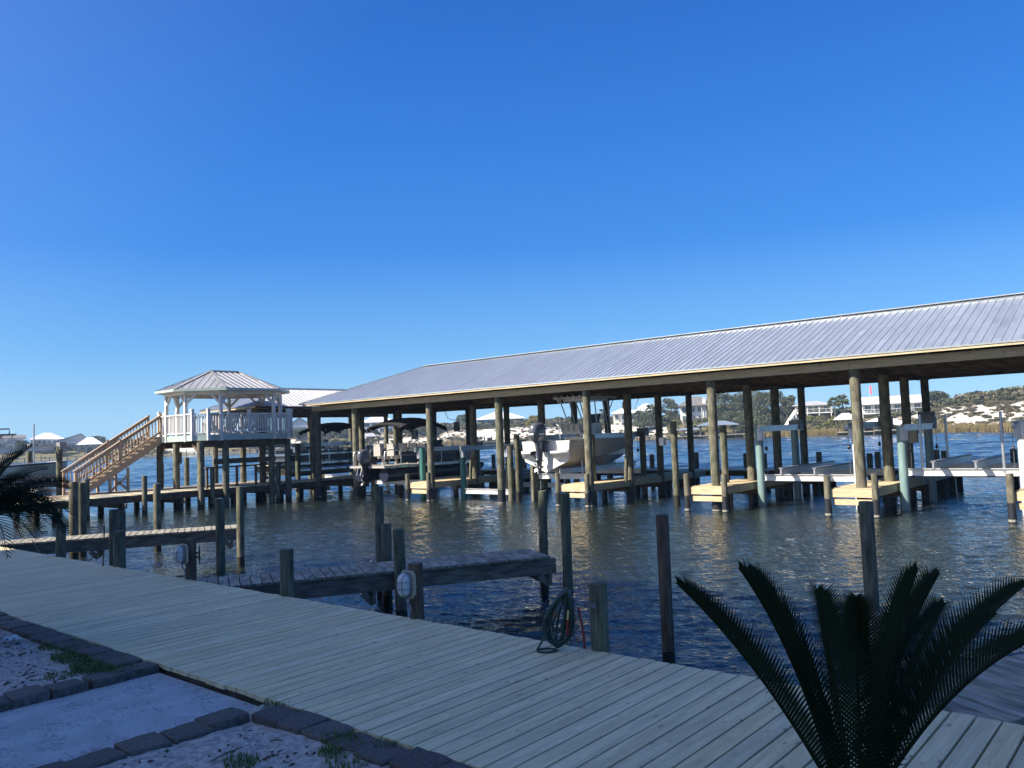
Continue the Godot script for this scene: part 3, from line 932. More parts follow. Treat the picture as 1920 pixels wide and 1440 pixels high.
const BENTS := [-34.3, -31.3, -26.1, -22.0, -17.6, -12.5, -7.85, -3.2, 1.5, 6.2]
const ROWS := [-24.9, -27.7, -30.1, -32.8]
func boathouse():
	rng.seed = 101
	var o := thing("boathouse", "long open boathouse with grey ribbed metal roof on tall round posts", "boathouse")
	for i in BENTS.size():
		for j in 4:
			var x: float = BENTS[i]
			var r: float = [0.158, 0.16, 0.145, 0.145][j] * rv(0.94, 1.05)
			var ln := Vector3(rv(-0.006, 0.006), 0, rv(-0.006, 0.006))
			var wet := 0.55 if j == 0 else 0.4
			var p := part("post", post_shape(r, 0.15, 4.5, ln, 14), [M.pile, M.pile2, M.pile][rng.randi() % 3], o)
			p.position = Vector3(x, 0, ROWS[j]) - ln * 2.0
			var wp := B.new()
			wp.tube([Vector3(0, -1.5, 0), Vector3(0, 0.06, 0)], [r * 1.03, r * 1.03], 14)
			var q := part("wet_foot", wp, M.pile_wet, p)
			wp = B.new()
			wp.tube([Vector3(0, 0.05, 0), Vector3(0, wet, 0)], [r * 1.06, r * 1.06], 14)
			part("black_wrap", wp, M.wrap, p)
			if j == 0:
				wp = B.new(); wp.tube([Vector3(0, 0.015, 0), Vector3(0, 0.055, 0)], [r * 1.075, r * 1.075], 14); part("barnacle_band", wp, M.barnacle, p)
	var X0 := -34.5
	var X1 := 7.0
	for j in 4:
		for s in [-1, 1]:
			var b := B.new()
			b.off = Vector2(rv(0, 1), rv(0, 1))
			var z: float = ROWS[j] + s * 0.185
			b.box(Vector3((X0 + X1) / 2, 4.38 if j > 0 else 4.45, z), Vector3(X1 - X0, 0.25, 0.05))
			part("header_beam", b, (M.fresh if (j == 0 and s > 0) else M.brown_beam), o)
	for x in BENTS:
		for s in [-0.18, 0.18]:
			var b := B.new()
			b.box(Vector3(x + s, 4.35, -28.85), Vector3(0.05, 0.25, 7.85)); part("cross_beam", b, M.brown_beam, o)
	# rafters and purlins under the metal
	var ze := -24.25
	var zr := -28.8
	var ye := 4.7
	var yr := 6.44
	for i in 34:
		var x := -29.9 + i * 1.1
		for s in [-1, 1]:
			var b := B.new()
			b.beam(Vector3(x, ye - 0.07, zr + s * 4.5), Vector3(x, yr - 0.12, zr + s * 0.03), 0.04, 0.18)
			part("rafter", b, M.brown_beam, o)
	for i in 6:
		var b := B.new()
		var t := (i + 1) / 6.0
		b.beam(Vector3(-34.6 + i * 0.75, ye - 0.05, -24.35 - i * 0.75), Vector3(-29.95, lerpf(yr, ye, (4.45 - i * 0.75) / 4.45 * 0.0) - 0.12 if i == 5 else ye + (yr - ye) * (i * 0.75) / 4.5 * 1.0 + 0.25, -24.35 - i * 0.75 - 0.001), 0.04, 0.12)
		if i < 0: part("rafter", b, M.brown_beam, o)
	for i in 8:
		for s in [-1, 1]:
			var t := (i + 0.5) / 8.0
			var z := lerpf(4.5, 0.1, t)
			var xl := -34.7 + (4.5 - z)
			var b := B.new()
			b.box(Vector3((xl + X1) / 2, lerpf(ye, yr, t) - 0.045, zr + s * z), Vector3(X1 - xl, 0.03, 0.085))
			part("purlin", b, M.brown_beam, o)
	# eave trim
	var eb := B.new()
	eb.off = Vector2(0.3, 0.1)
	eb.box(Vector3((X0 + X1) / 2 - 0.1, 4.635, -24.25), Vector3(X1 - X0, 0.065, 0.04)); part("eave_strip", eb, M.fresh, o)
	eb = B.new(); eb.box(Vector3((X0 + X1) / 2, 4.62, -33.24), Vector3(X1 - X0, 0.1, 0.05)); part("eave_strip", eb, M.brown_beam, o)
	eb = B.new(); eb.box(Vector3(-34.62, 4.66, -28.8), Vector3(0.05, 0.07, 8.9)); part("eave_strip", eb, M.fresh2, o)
	eb = B.new(); eb.box(Vector3(-34.5, 4.45, -28.85), Vector3(0.05, 0.24, 7.9)); part("header_beam", eb, M.brown_beam, o)
	# roof: front, back and hipped left end
	var roof := Node3D.new(); roof.name = "roof"; o.add_child(roof)
	var A := Vector3(-34.95, 4.70, -24.22)
	var Bp := Vector3(7.6, 4.70, -24.22)
	var Cp := Vector3(7.6, 4.70, -33.38)
	var Dp := Vector3(-34.95, 4.70, -33.38)
	var R0 := Vector3(-30.37, 6.46, -28.8)
	var R1 := Vector3(7.6, 6.46, -28.8)
	roof_face(roof, A, Bp, R1, R0, 0.235, M.roof)
	roof_face(roof, Cp, Dp, R0, R1, 0.235, M.roof, 0.02, true)
	roof_face(roof, Dp, A, R0, R0, 0.235, M.roof)
	var cap := B.new()
	cap.beam(R0 + Vector3(0, 0.03, 0), R1 + Vector3(0, 0.03, 0), 0.26, 0.03); part("ridge_cap", cap, M.roof, roof)
	for q in [A, Dp]:
		cap = B.new(); cap.beam(q + Vector3(0, 0.035, 0), R0 + Vector3(0, 0.035, 0), 0.16, 0.02); part("hip_cap", cap, M.roof, roof)
	cap = B.new(); cap.beam(A + Vector3(0, -0.005, -0.0), Bp + Vector3(0, -0.005, 0), 0.02, 0.05); part("drip_edge", cap, M.roof, roof)
	cap = B.new(); cap.beam(A + Vector3(0, -0.005, -0.0), Dp + Vector3(0, -0.005, 0), 0.02, 0.05); part("drip_edge", cap, M.roof, roof)
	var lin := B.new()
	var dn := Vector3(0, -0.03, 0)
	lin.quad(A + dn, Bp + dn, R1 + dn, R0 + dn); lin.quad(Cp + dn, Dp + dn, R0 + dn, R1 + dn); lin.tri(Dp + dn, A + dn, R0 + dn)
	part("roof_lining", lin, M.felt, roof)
	# electric boxes, junctions and lamps on the posts
	var k := 0
	for q in [[1175, 760, -30.1, 0.32, 0.3, "alu_white", "white plastic box on a back post behind the lifted fishing boat"], [1243, 828, -27.4, 0.22, 0.3, "alu_white", "small white electric box low on a post beside the yellow finger pier"], [857, 800, -32.6, 0.30, 0.55, "greybox", "grey lift control box on the boathouse's back post near the dark pontoon"], [778, 815, -29.9, 0.35, 0.5, "greybox", "grey hanging control box above the dark pontoon boat"], [1712, 815, -29.9, 0.3, 0.55, "backplate", "beige electric panel on a dark post between the empty lifts"], [1738, 785, -32.4, 0.55, 0.5, "greybox", "large grey lift motor box on the rear right post"]]:
		var p := on_z(q[0], q[1], q[2])
		var b := B.new()
		b.box(Vector3.ZERO, Vector3(q[3], q[4], 0.18)); b.box(Vector3(0, 0, 0.095), Vector3(q[3] * 0.86, q[4] * 0.88, 0.02))
		var e := solo("electric_box", b, M[q[5]], q[6], "electric box", "electric boxes on the boathouse posts")
		e.position = p + Vector3(0, 0, 0.02)

func wires():
	for q in [[1200, 742, 1190, 765, 1240, 778, -29.0, "thin dark wire drooping from the roof beam near the chimney house"], [832, 766, 840, 785, 862, 790, -29.5, "thin dark wire drooping from the roof above the dark pontoon"], [1172, 795, 1200, 800, 1240, 806, -30.0, "thin dark cable strung between posts beside the white box"]]:
		var b := B.new()
		b.tube([on_z(q[0], q[1], q[6]), on_z(q[2], q[3], q[6]), on_z(q[4], q[5], q[6])], [0.014, 0.014, 0.014], 6)
		solo("wire", b, M.black, q[7], "wire")

func finger_piers():
	wires()
	rng.seed = 131
	var g := "finger piers under the boathouse"
	for a in [[-8.02, -24.62, "short yellow-ended finger pier between the two empty lifts"], [-12.68, -24.62, "short yellow-ended finger pier left of the empty teal lift"], [-18.12, -24.62, "short yellow-ended finger pier right of the lifted fishing boat"], [-26.55, -24.62, "short yellow-ended finger pier beside the dark pontoon boat"], [-3.3, -24.62, "finger pier beside the white lift pile, mostly out of view"]]:
		var o := thing("finger_pier", a[2], "pier", Vector3(a[0], 0, 0), 0.0, g)
		lay(o, Vector3(0, DECK, a[1]), Vector3(0, DECK, -34.0), 1.18, [M.fresh, M.fresh2, M.fresh])
		var b := B.new(); b.off = Vector2(rv(0, 1), rv(0, 1)); b.box(Vector3(0, 0.68, a[1] + 0.03), Vector3(1.2, 0.23, 0.045)); part("end_board", b, M.fresh, o)
		b = B.new(); b.off = Vector2(rv(0, 1), rv(0, 1)); b.box(Vector3(0.02, 0.42, a[1] - 0.02), Vector3(1.2, 0.17, 0.045)); part("end_board", b, M.fresh, o)
		for s in [-1, 1]:
			b = B.new(); b.box(Vector3(s * 0.57, 0.68, (a[1] - 34.0) / 2), Vector3(0.045, 0.22, 9.3)); part("side_board", b, M.fresh2, o)
		for z in [-27.5, -30.0, -32.6]:
			b = B.new(); b.box(Vector3(0, 0.45, z), Vector3(1.5, 0.2, 0.06)); part("cross_beam", b, M.brown_beam, o)
			for s in [-0.62, 0.62]:
				b = post_shape(0.12, -1.5, 0.56); var q := part("pile", b, M.pile_wet, o); q.position = Vector3(s, 0, z)
		for s in [-0.7, 0.66]:
			var q := part("corner_pile", post_shape(0.095, 0.5, rv(1.18, 1.28)), M.pile, o); q.position = Vector3(s, 0, a[1] + 0.1)
			var w := B.new(); w.tube([Vector3(0, -1.5, 0), Vector3(0, 0.52, 0)], [0.10, 0.10], 12); part("black_wrap", w, M.wrap, q)
			w = B.new(); w.tube([Vector3(0, 0.03, 0), Vector3(0, 0.09, 0)], [0.104, 0.104], 12); part("barnacle_band", w, M.barnacle, q)
		if a[0] < -13:
			b = B.new(); b.tube([Vector3(0.62, 0.75, -27.2), Vector3(0.66, 1.75, -27.25)], [0.075, 0.075], 12); part("mooring_post", b, M.pile2, o)
	# walkway along the back
	var w := thing("back_walkway", "long plank walkway along the boathouse's river side", "walkway")
	lay(w, Vector3(-37.0, DECK, -34.75), Vector3(7.5, DECK, -34.75), 1.5, [M.grey_board2, M.deck3], 0.148, 0.141, true)
	for z in [-34.05, -35.45]:
		var b := B.new(); b.box(Vector3(-14.75, 0.68, z), Vector3(44.5, 0.22, 0.05)); part("side_beam", b, M.brown_beam, w)
	for i in 19:
		for z in [-34.2, -35.35]:
			var q := part("pile", post_shape(0.12, -1.5, 0.75), M.pile_wet, w); q.position = Vector3(-36.5 + i * 2.42, 0, z)
	# mooring posts beyond it
	var ml := [[1535, 847, "behind the left cradle of the empty aqua lift"], [1630, 850, "left of the close pair between the empty lifts"], [1645, 847, "right of the close pair between the empty lifts"], [1755, 843, "right behind the teal lift's far pile"], [1770, 845, "just right of the teal lift's far pile"], [1222, 852, "behind the fishing boat's bow"], [1305, 848, "right of the small white electric box"], [1343, 850, "hidden behind the front post left of the aqua lift"], [1398, 850, "behind the yellow pier left of the aqua lift"], [1432, 850, "seen through the aqua lift's frame"], [925, 852, "left of the fishing boat's outboard, by the tall post"], [983, 850, "beside the fishing boat's outboard"], [1900, 842, "beside the white lift pile at the roof's lower end"],
		[1262, 790, "tall and dark, right of the fishing boat's pier"], [1355, 797, "tall, beside the front post left of the aqua lift"], [968, 815, "of the pair left of the fishing boat, the farther"], [1003, 806, "of the pair left of the fishing boat, the nearer"]]
	for q in ml:
		var back: bool = q[1] > 840
		var p := on_z(q[0], q[1], -35.6 if back else -26.4)
		pile("mooring_pile", ("dark pile behind the back walkway, " if back else "grey-green slip pile, ") + q[2], p, 0.12, p.y, "pile2", "boathouse mooring piles", Vector3.ZERO, 0.35, "pile_wet")

func lift(label: String, xl: float, xr: float, z0: float, z1: float, ytop: float, yc: float, pl: String, pr: String, bunks := true, poles := true, ph := 1.75):
	var o := thing("boat_lift", label, "boat lift", Vector3.ZERO, 0.0, "boat lifts in the slips")
	for s in 2:
		var x: float = [xl, xr][s]
		for z in [z0, z1]:
			var b := B.new()
			var m: String = [pl, pr][s]
			b.tube([Vector3(0, -1.5, 0), Vector3(0, ytop, 0)], [0.135, 0.135], 16)
			var p := part("lift_pile", b, M[m], o); p.position = Vector3(x, 0, z)
		var dirx := 1.0 if s == 0 else -1.0
		var b := B.new()
		for yy in [[0.0, 0.20, 0.05], [0.09, 0.02, 0.13], [-0.09, 0.02, 0.13]]:
			b.beam(Vector3(x + dirx * 0.16, ytop - 0.06 + yy[0], z0 + 0.3), Vector3(x + dirx * 0.16, ytop - 0.06 + yy[0], z1 - 0.35), yy[2], yy[1])
		part("top_beam", b, M.alu, o)
		b = B.new(); b.box(Vector3(x + dirx * 0.02, ytop + 0.03, z1 - 0.1), Vector3(0.42, 0.34, 0.3)); part("motor", b, M.greybox, o)
		b = B.new(); b.box(Vector3(x + dirx * 0.10, ytop - 0.25, z0 + 0.1), Vector3(0.18, 0.42, 0.12)); part("bracket", b, M.alu, o)
		for z in [z0, z1]:
			b = B.new(); b.tube([Vector3(x + dirx * 0.24, ytop - 0.1, z), Vector3(x + dirx * 0.24, yc + 0.1, z)], [0.008, 0.008], 6); part("cable", b, M.cage, o)
			b = B.new(); b.tube([Vector3(x + dirx * 0.24 - 0.03, ytop - 0.75, z), Vector3(x + dirx * 0.24 + 0.03, ytop - 0.75, z)], [0.07, 0.07], 12); part("pulley", b, M.black, o)
	for z in [z0, z1]:
		var b := B.new()
		b.beam(Vector3(xl + 0.14, yc, z), Vector3(xr - 0.14, yc, z), 0.03, 0.2)
		b.beam(Vector3(xl + 0.14, yc + 0.1, z), Vector3(xr - 0.14, yc + 0.1, z), 0.13, 0.015)
		b.beam(Vector3(xl + 0.14, yc - 0.1, z), Vector3(xr - 0.14, yc - 0.1, z), 0.13, 0.015)
		part("cradle_beam", b, M.alu_white, o)
	if bunks:
		var xm := (xl + xr) / 2
		for s in [-0.55, 0.55]:
			var b := B.new()
			b.beam(Vector3(xm + s, yc + 0.24, z0 + 0.9), Vector3(xm + s, yc + 0.24, z1 - 0.9), 0.05, 0.2)
			part("bunk_beam", b, M.alu, o)
			b = B.new(); b.beam(Vector3(xm + s, yc + 0.36, z0 + 0.9), Vector3(xm + s, yc + 0.36, z1 - 0.9), 0.14, 0.045)
			part("bunk_carpet", b, M.cage, o)
	if poles:
		for q in [[xl + 0.55, z0], [xl + 0.55, z1], [xr - 0.5, z0]]:
			var b := B.new()
			b.tube([Vector3(q[0], yc, q[1]), Vector3(q[0], yc + ph, q[1])], [0.04, 0.04], 10)
			part("guide_pole", b, M.alu, o)

func lifts():
	lift("empty boat lift with aqua and white piles and low aluminium cradle", -11.8, -8.55, -26.9, -30.1, 2.72, 0.98, "aqua", "pvc", true, false)
	lift("empty boat lift with teal piles and tall guide poles", -7.2, -4.0, -26.9, -30.1, 2.6, 1.17, "aqua", "pvc")
	lift("boat lift holding the white fishing boat high out of water", -21.5, -18.5, -26.4, -30.2, 2.66, 1.02, "pile", "pile", true, true)
	lift("low boat lift with teal piles cradling the dark pontoon boat", -31.0, -27.5, -25.7, -29.4, 2.3, 0.75, "pile2", "teal", false, false)
	lift("small empty boat lift with one teal pile between posts", -25.4, -22.6, -26.2, -30.2, 2.3, 0.35, "teal", "pile2", false, false)
	lift("boat lift with dark piles cradling the silver pontoon boat", -40.6, -37.1, -25.6, -29.8, 2.7, 0.7, "pile_near", "pile_near", false, false)

func left_pier():
	rng.seed = 151
	var o := thing("long_pier", "long weathered pier running out beneath the white gazebo", "pier")
	lay(o, Vector3(-35.4, DECK, -5.95), Vector3(-35.4, DECK, -34.0), 2.2, [M.grey_board2, M.deck3, M.grey_board2], 0.148, 0.141, true)
	lay(o, Vector3(-37.75, DECK, -12.9), Vector3(-37.75, DECK, -24.2), 2.46, [M.grey_board2, M.stair], 0.148, 0.141, true)
	for q in [[-34.36, -6.0, -34.0], [-36.5, -6.0, -34.0], [-38.9, -12.9, -24.2]]:
		var b := B.new(); b.box(Vector3(q[0], 0.66, (q[1] + q[2]) / 2), Vector3(0.06, 0.26, absf(q[2] - q[1]))); part("side_beam", b, M.brown_beam, o)
	for i in 11:
		var z := -7.5 - i * 2.55
		var b := B.new(); b.box(Vector3(-35.6 if z > -12 else -36.5, 0.42, z), Vector3(2.8 if z > -12 else 4.9, 0.22, 0.07)); part("cross_beam", b, M.old_beam, o)
		for x in [-34.5, -36.5, -38.7]:
			if x < -37 and (z > -12 or z < -25): continue
			var q := part("pile", post_shape(0.13, -1.5, 0.5), M.pile_wet, o); q.position = Vector3(x, 0, z)
	for q in [[271, 892, 0.11, "between stairs and gazebo"], [162, 898, 0.12, "lighter one at the staircase foot"], [145, 906, 0.10, "darker one at the staircase foot"], [377, 868, 0.12, "below the gazebo's cut corner"], [398, 876, 0.1, "beside the low bench railing's end"], [520, 866, 0.1, "below the gazebo's far corner"], [540, 868, 0.11, "just past the gazebo's far corner"]]:
		var p := on_x(q[0], q[1], -34.12)
		pile("pier_pile", "wooden pile on the long pier's edge, " + q[3], p, q[2], p.y, "pile", "edge piles of the long pier", Vector3.ZERO, 0.2)
	for q in [[302, 870, -39.1, 0.13, "beside the gazebo's stair-side support"], [350, 858, -39.1, 0.12, "behind the grey meter box"]]:
		var p := on_x(q[0], q[1], q[2])
		pile("pier_pile", "wooden pile on the long pier's river side, " + q[4], p, q[3], p.y, "pile", "edge piles of the long pier", Vector3.ZERO, 0.2)
	# rail and bench boards beside the pier, under the gazebo
	var r := thing("pier_railing", "low dark timber railing with bench boards beneath the gazebo", "railing")
	for q in [[-34.75, 1.78, -19.0, -23.0, 0.20, 0.07], [-34.3, 2.05, -19.2, -22.4, 0.05, 0.24], [-34.3, 2.72, -19.4, -22.3, 0.05, 0.16]]:
		var b := B.new(); b.beam(Vector3(q[0], q[1], q[2]), Vector3(q[0], q[1], q[3]), q[4], q[5]); part("rail_board", b, M.brown_beam, r)
	for z in [-19.1, -20.6, -21.6, -22.9]:
		var b := B.new(); b.box(Vector3(-34.75, 1.29, z), Vector3(0.09, 0.92, 0.09)); part("rail_post", b, M.brown_beam, r)
	var eb := B.new(); eb.box(Vector3.ZERO, Vector3(0.34, 0.55, 0.22)); eb.box(Vector3(0.18, 0, 0), Vector3(0.02, 0.48, 0.18)); eb.box(Vector3(0, -0.8, 0), Vector3(0.09, 1.1, 0.06)); eb.box(Vector3(-0.15, -0.5, 0), Vector3(0.1, 1.7, 0.1))
	var e := solo("meter_box", eb, M.greybox, "grey electric meter box on a post beneath the gazebo stairs' landing", "electric box"); e.position = Vector3(-38.2, 2.25, -19.5)

func octagon(x1: float, x2: float, z1: float, z2: float, d: float, y: float) -> Array:
	return [Vector3(x1, y, z1), Vector3(x1 - d, y, z1 + d), Vector3(x2 + d, y, z1 + d), Vector3(x2, y, z1), Vector3(x2, y, z2), Vector3(x2 + d, y, z2 - d), Vector3(x1 - d, y, z2 - d), Vector3(x1, y, z2)]

func railing(o: Node3D, a: Vector3, b: Vector3, m, h := 0.95, step := 0.125, th := 0.035):
	var d := b - a
	var bb := B.new()
	bb.beam(a + Vector3(0, h, 0), b + Vector3(0, h, 0), 0.09, 0.05); part("top_rail", bb, m, o)
	bb = B.new(); bb.beam(a + Vector3(0, 0.1, 0), b + Vector3(0, 0.1, 0), 0.05, 0.05); part("bottom_rail", bb, m, o)
	var n := int(Vector2(d.x, d.z).length() / step)
	var bm := B.new(); bm.box(Vector3.ZERO, Vector3(th, h - 0.12, th))
	var ms := bm.mesh()
	for i in range(1, n):
		var q := part("baluster", ms, m, o); q.position = a + d * float(i) / n + Vector3(0, h / 2 + 0.05, 0)
func newel(o: Node3D, p: Vector3, h: float, w: float, m):
	var b := B.new()
	b.box(p + Vector3(0, h / 2, 0), Vector3(w, h, w)); b.box(p + Vector3(0, h + 0.02, 0), Vector3(w * 1.3, 0.04, w * 1.3)); b.box(p + Vector3(0, h + 0.05, 0), Vector3(w * 0.9, 0.03, w * 0.9))
	part("newel_post", b, m, o)

func gazebo():
	rng.seed = 171
	var o := thing("gazebo", "white gazebo with hipped metal roof on a raised railed platform", "gazebo")
	var yt := 3.28
	var pl := octagon(-34.02, -38.1, -18.8, -22.95, 0.5, yt)
	var dk := B.new()
	for i in 6: dk.tri(pl[0], pl[i + 1], pl[i + 2])
	part("platform_floor", dk, M.grey_board2, o)
	for i in 8:
		var a: Vector3 = pl[i]
		var b: Vector3 = pl[(i + 1) % 8]
		var f := B.new(); f.beam(a + Vector3(0, -0.13, 0), b + Vector3(0, -0.13, 0), 0.05, 0.26); part("fascia", f, M.sage, o)
		if i != 2: railing(o, a, b, M.white)
		else:
			railing(o, a, Vector3(-37.45, yt, a.z), M.white)
		newel(o, a + Vector3(0, -0.25, 0), 1.36, 0.13, M.white)
	for q in [[-34.1, -20.9], [-36.0, -18.35]]: newel(o, Vector3(q[0], yt - 0.22, q[1]), 1.3, 0.12, M.white)
	var jb := B.new()
	for z in [-19.2, -20.6, -22.0]: jb.beam(Vector3(-34.1, 2.88, z), Vector3(-38.0, 2.88, z), 0.1, 0.26)
	for x in [-34.25, -36, -37.9]: jb.beam(Vector3(x, 2.86, -18.5), Vector3(x, 2.86, -23.2), 0.1, 0.28)
	part("floor_beams", jb, M.brown_beam, o)
	# piles below
	for q in [[-34.25, -19.75, "pile_near"], [-34.25, -22.15, "pile_near"], [-34.3, -23.1, "pile_near"], [-34.3, -18.55, "pile"], [-36.4, -18.5, "pile"], [-37.9, -18.45, "pile"], [-38.0, -20.6, "pile"], [-38.0, -22.9, "pile"], [-36.2, -22.9, "pile"]]:
		var p := part("pile", post_shape(0.15, -1.5, 2.95), M[q[2]], o); p.position = Vector3(q[0], 0, q[1])
	for q in [[-34.3, -18.6, -0.5], [-37.9, -18.5, 0.5]]:
		var b := B.new(); b.beam(Vector3(q[0], 2.35, q[1]), Vector3(q[0] + q[2] * 1.2, 2.9, q[1] + 0.1), 0.06, 0.12); part("brace", b, M.brown_beam, o)
	# roof posts with knee braces
	var ps := octagon(-34.0, -38.0, -19.4, -22.15, 1.1, 0)
	for i in 8:
		var p: Vector3 = ps[i]
		var b := B.new(); b.box(Vector3(p.x, (3.0 + 5.25) / 2, p.z), Vector3(0.13, 2.25, 0.13)); part("roof_post", b, M.white, o)
		for k in [(i + 1) % 8, (i + 7) % 8]:
			var d: Vector3 = (ps[k] - p).normalized()
			b = B.new(); b.beam(Vector3(p.x, 4.72, p.z) + d * 0.04, Vector3(p.x, 5.2, p.z) + d * 0.5, 0.09, 0.10); part("knee_brace", b, M.white, o)
		b = B.new(); b.beam(Vector3(p.x, 5.22, p.z), ps[(i + 1) % 8] + Vector3(0, 5.22, 0), 0.1, 0.16); part("ring_beam", b, M.white, o)
	# roof
	var roof := Node3D.new(); roof.name = "roof"; o.add_child(roof)
	var ov := 0.55
	var e := octagon(-34.0 + ov, -38.0 - ov, -19.4, -22.15, 1.1 + ov, 5.36)
	var s := octagon(-34.0 + ov, -38.0 - ov, -19.4, -22.15, 1.1 + ov, 5.30)
	var ra := Vector3(-36.0, 6.34, -20.05)
	var rb := Vector3(-36.0, 6.34, -21.5)
	var sf := B.new()
	for i in 6: sf.tri(s[0], s[i + 2], s[i + 1])
	part("ceiling", sf, M.white, roof)
	var tops := [[ra, ra], [ra, ra], [ra, ra], [ra, rb], [rb, rb], [rb, rb], [rb, rb], [rb, ra]]
	for i in 8:
		var a: Vector3 = e[i]
		var b: Vector3 = e[(i + 1) % 8]
		# seen from outside the corner order runs right to left, so b is the left end
		roof_face(roof, b, a, tops[i][0], tops[i][1], 0.3, M.roof_gazebo, 0.02)
		var f := B.new(); f.beam(a + Vector3(0, -0.035, 0), b + Vector3(0, -0.035, 0), 0.03, 0.11); part("eave_fascia", f, M.sage, roof)
		f = B.new(); f.beam(a + Vector3(0, 0.03, 0), tops[i][0] + Vector3(0, 0.03, 0), 0.16, 0.02); part("hip_cap", f, M.roof_gazebo, roof)
	var cp := B.new(); cp.beam(ra + Vector3(0, 0.03, 0), rb + Vector3(0, 0.03, 0), 0.2, 0.03); part("ridge_cap", cp, M.roof_gazebo, roof)
	# chairs on the platform
	var lab := ["white slatted adirondack chair at the gazebo's stair end", "white slatted adirondack chair in the middle of the gazebo railing", "white slatted adirondack chair just right of the middle railing post", "white slatted adirondack chair at the gazebo's far corner", "white slatted adirondack chair behind the others in the gazebo"]
	var sp := [[-35.2, -19.6, 2.4], [-35.1, -20.4, 1.6], [-35.1, -21.4, 1.5], [-35.2, -22.3, 0.9], [-36.8, -21.0, -1.2]]
	for i in 5: chair(Vector3(sp[i][0], yt, sp[i][1]), sp[i][2] + PI, lab[i])

func chair(at: Vector3, turn: float, label: String):
	var o := thing("adirondack_chair", label, "chair", at, turn, "chairs on the gazebo platform")
	for i in 6:
		var b := B.new(); var x := (i - 2.5) * 0.095
		b.beam(Vector3(x, 0.28, -0.22), Vector3(x * 1.15, 1.02 - absf(i - 2.5) * 0.035, -0.48), 0.08, 0.02); part("back_slat", b, M.white, o)
	for i in 5:
		var b := B.new(); b.box(Vector3(0, 0.36 - i * 0.022, 0.28 - i * 0.11), Vector3(0.52, 0.02, 0.09), Basis(Vector3.RIGHT, 0.2)); part("seat_slat", b, M.white, o)
	for s in [-1, 1]:
		var b := B.new(); b.box(Vector3(s * 0.33, 0.56, 0.02), Vector3(0.13, 0.025, 0.7)); part("arm", b, M.white, o)
		b = B.new(); b.box(Vector3(s * 0.3, 0.275, 0.28), Vector3(0.04, 0.55, 0.09)); part("leg", b, M.white, o)
		b = B.new(); b.beam(Vector3(s * 0.27, 0.3, 0.3), Vector3(s * 0.27, 0.02, -0.55), 0.03, 0.12); part("leg", b, M.white, o)

func stairs():
	var o := thing("staircase", "brown wooden staircase with railings climbing to the white gazebo", "stairs")
	var z0 := -14.55
	var z1 := -18.28
	var n := 13
	var dy := (3.28 - DECK) / n
	var dz := (z1 - z0) / n
	for i in n:
		var b := B.new(); b.off = Vector2(rv(0, 1), rv(0, 1))
		b.box(Vector3(-38.1, DECK + dy * (i + 1) - 0.02, z0 + dz * (i + 0.5)), Vector3(1.3, 0.04, absf(dz) + 0.03)); part("tread", b, M.stair, o)
		b = B.new(); b.box(Vector3(-38.1, DECK + dy * (i + 0.5) - 0.03, z0 + dz * i - 0.03), Vector3(1.2, dy - 0.03, 0.02)); part("riser", b, M.brown_beam, o)
	for x in [-37.46, -38.74]:
		var b := B.new()
		b.beam(Vector3(x, DECK + 0.02, z0 - 0.15), Vector3(x, 3.1, z1 - 0.02), 0.05, 0.26); part("stringer", b, M.stair, o)
		for i in n:
			b = B.new(); b.box(Vector3(x, DECK + dy * (i + 0.62), z0 + dz * (i + 0.6)), Vector3(0.045, dy * 0.85, absf(dz) * 0.85)); part("step_block", b, M.stair, o)
		var a := Vector3(x, DECK + 0.95, z0 + 0.05)
		var e := Vector3(x, 3.28 + 0.98, z1 - 0.02)
		b = B.new(); b.off = Vector2(rv(0, 1), 0.2); b.beam(a + Vector3(0, 0.1, 0.1), e + Vector3(0, 0.06, 0), 0.14, 0.04); part("hand_rail", b, M.stair, o)
		b = B.new(); b.beam(a + Vector3(0, 0.02, 0), e + Vector3(0, -0.02, 0), 0.04, 0.10); part("upper_rail", b, M.stair, o)
		b = B.new(); b.beam(a + Vector3(0, -0.68, 0), e + Vector3(0, -0.72, 0), 0.04, 0.09); part("lower_rail", b, M.stair, o)
		for i in range(1, 27):
			var t := i / 27.0
			b = B.new(); b.box(a.lerp(e, t) + Vector3(0.03, -0.36, 0), Vector3(0.035, 0.82, 0.035)); part("baluster", b, M.stair, o)
		for t in [0.0, 0.5, 1.0]:
			b = B.new(); b.box(a.lerp(e, t) + Vector3(0, -0.45, 0), Vector3(0.1, 1.1 if t != 0.5 else 1.25, 0.1)); part("newel_post", b, M.stair, o)
	# X-braced support
	for z in [-15.95, -16.75]:
		for x in [-37.46, -38.74]:
			var b := B.new(); b.box(Vector3(x, 1.25, z), Vector3(0.1, 0.9 if z > -16 else 1.35, 0.1)); part("support_post", b, M.stair, o)
	for q in [[0.9, 1.6], [1.6, 0.9]]:
		var b := B.new(); b.beam(Vector3(-37.42, q[0], -15.95), Vector3(-37.42, q[1], -16.75), 0.04, 0.09); part("cross_brace", b, M.stair, o)

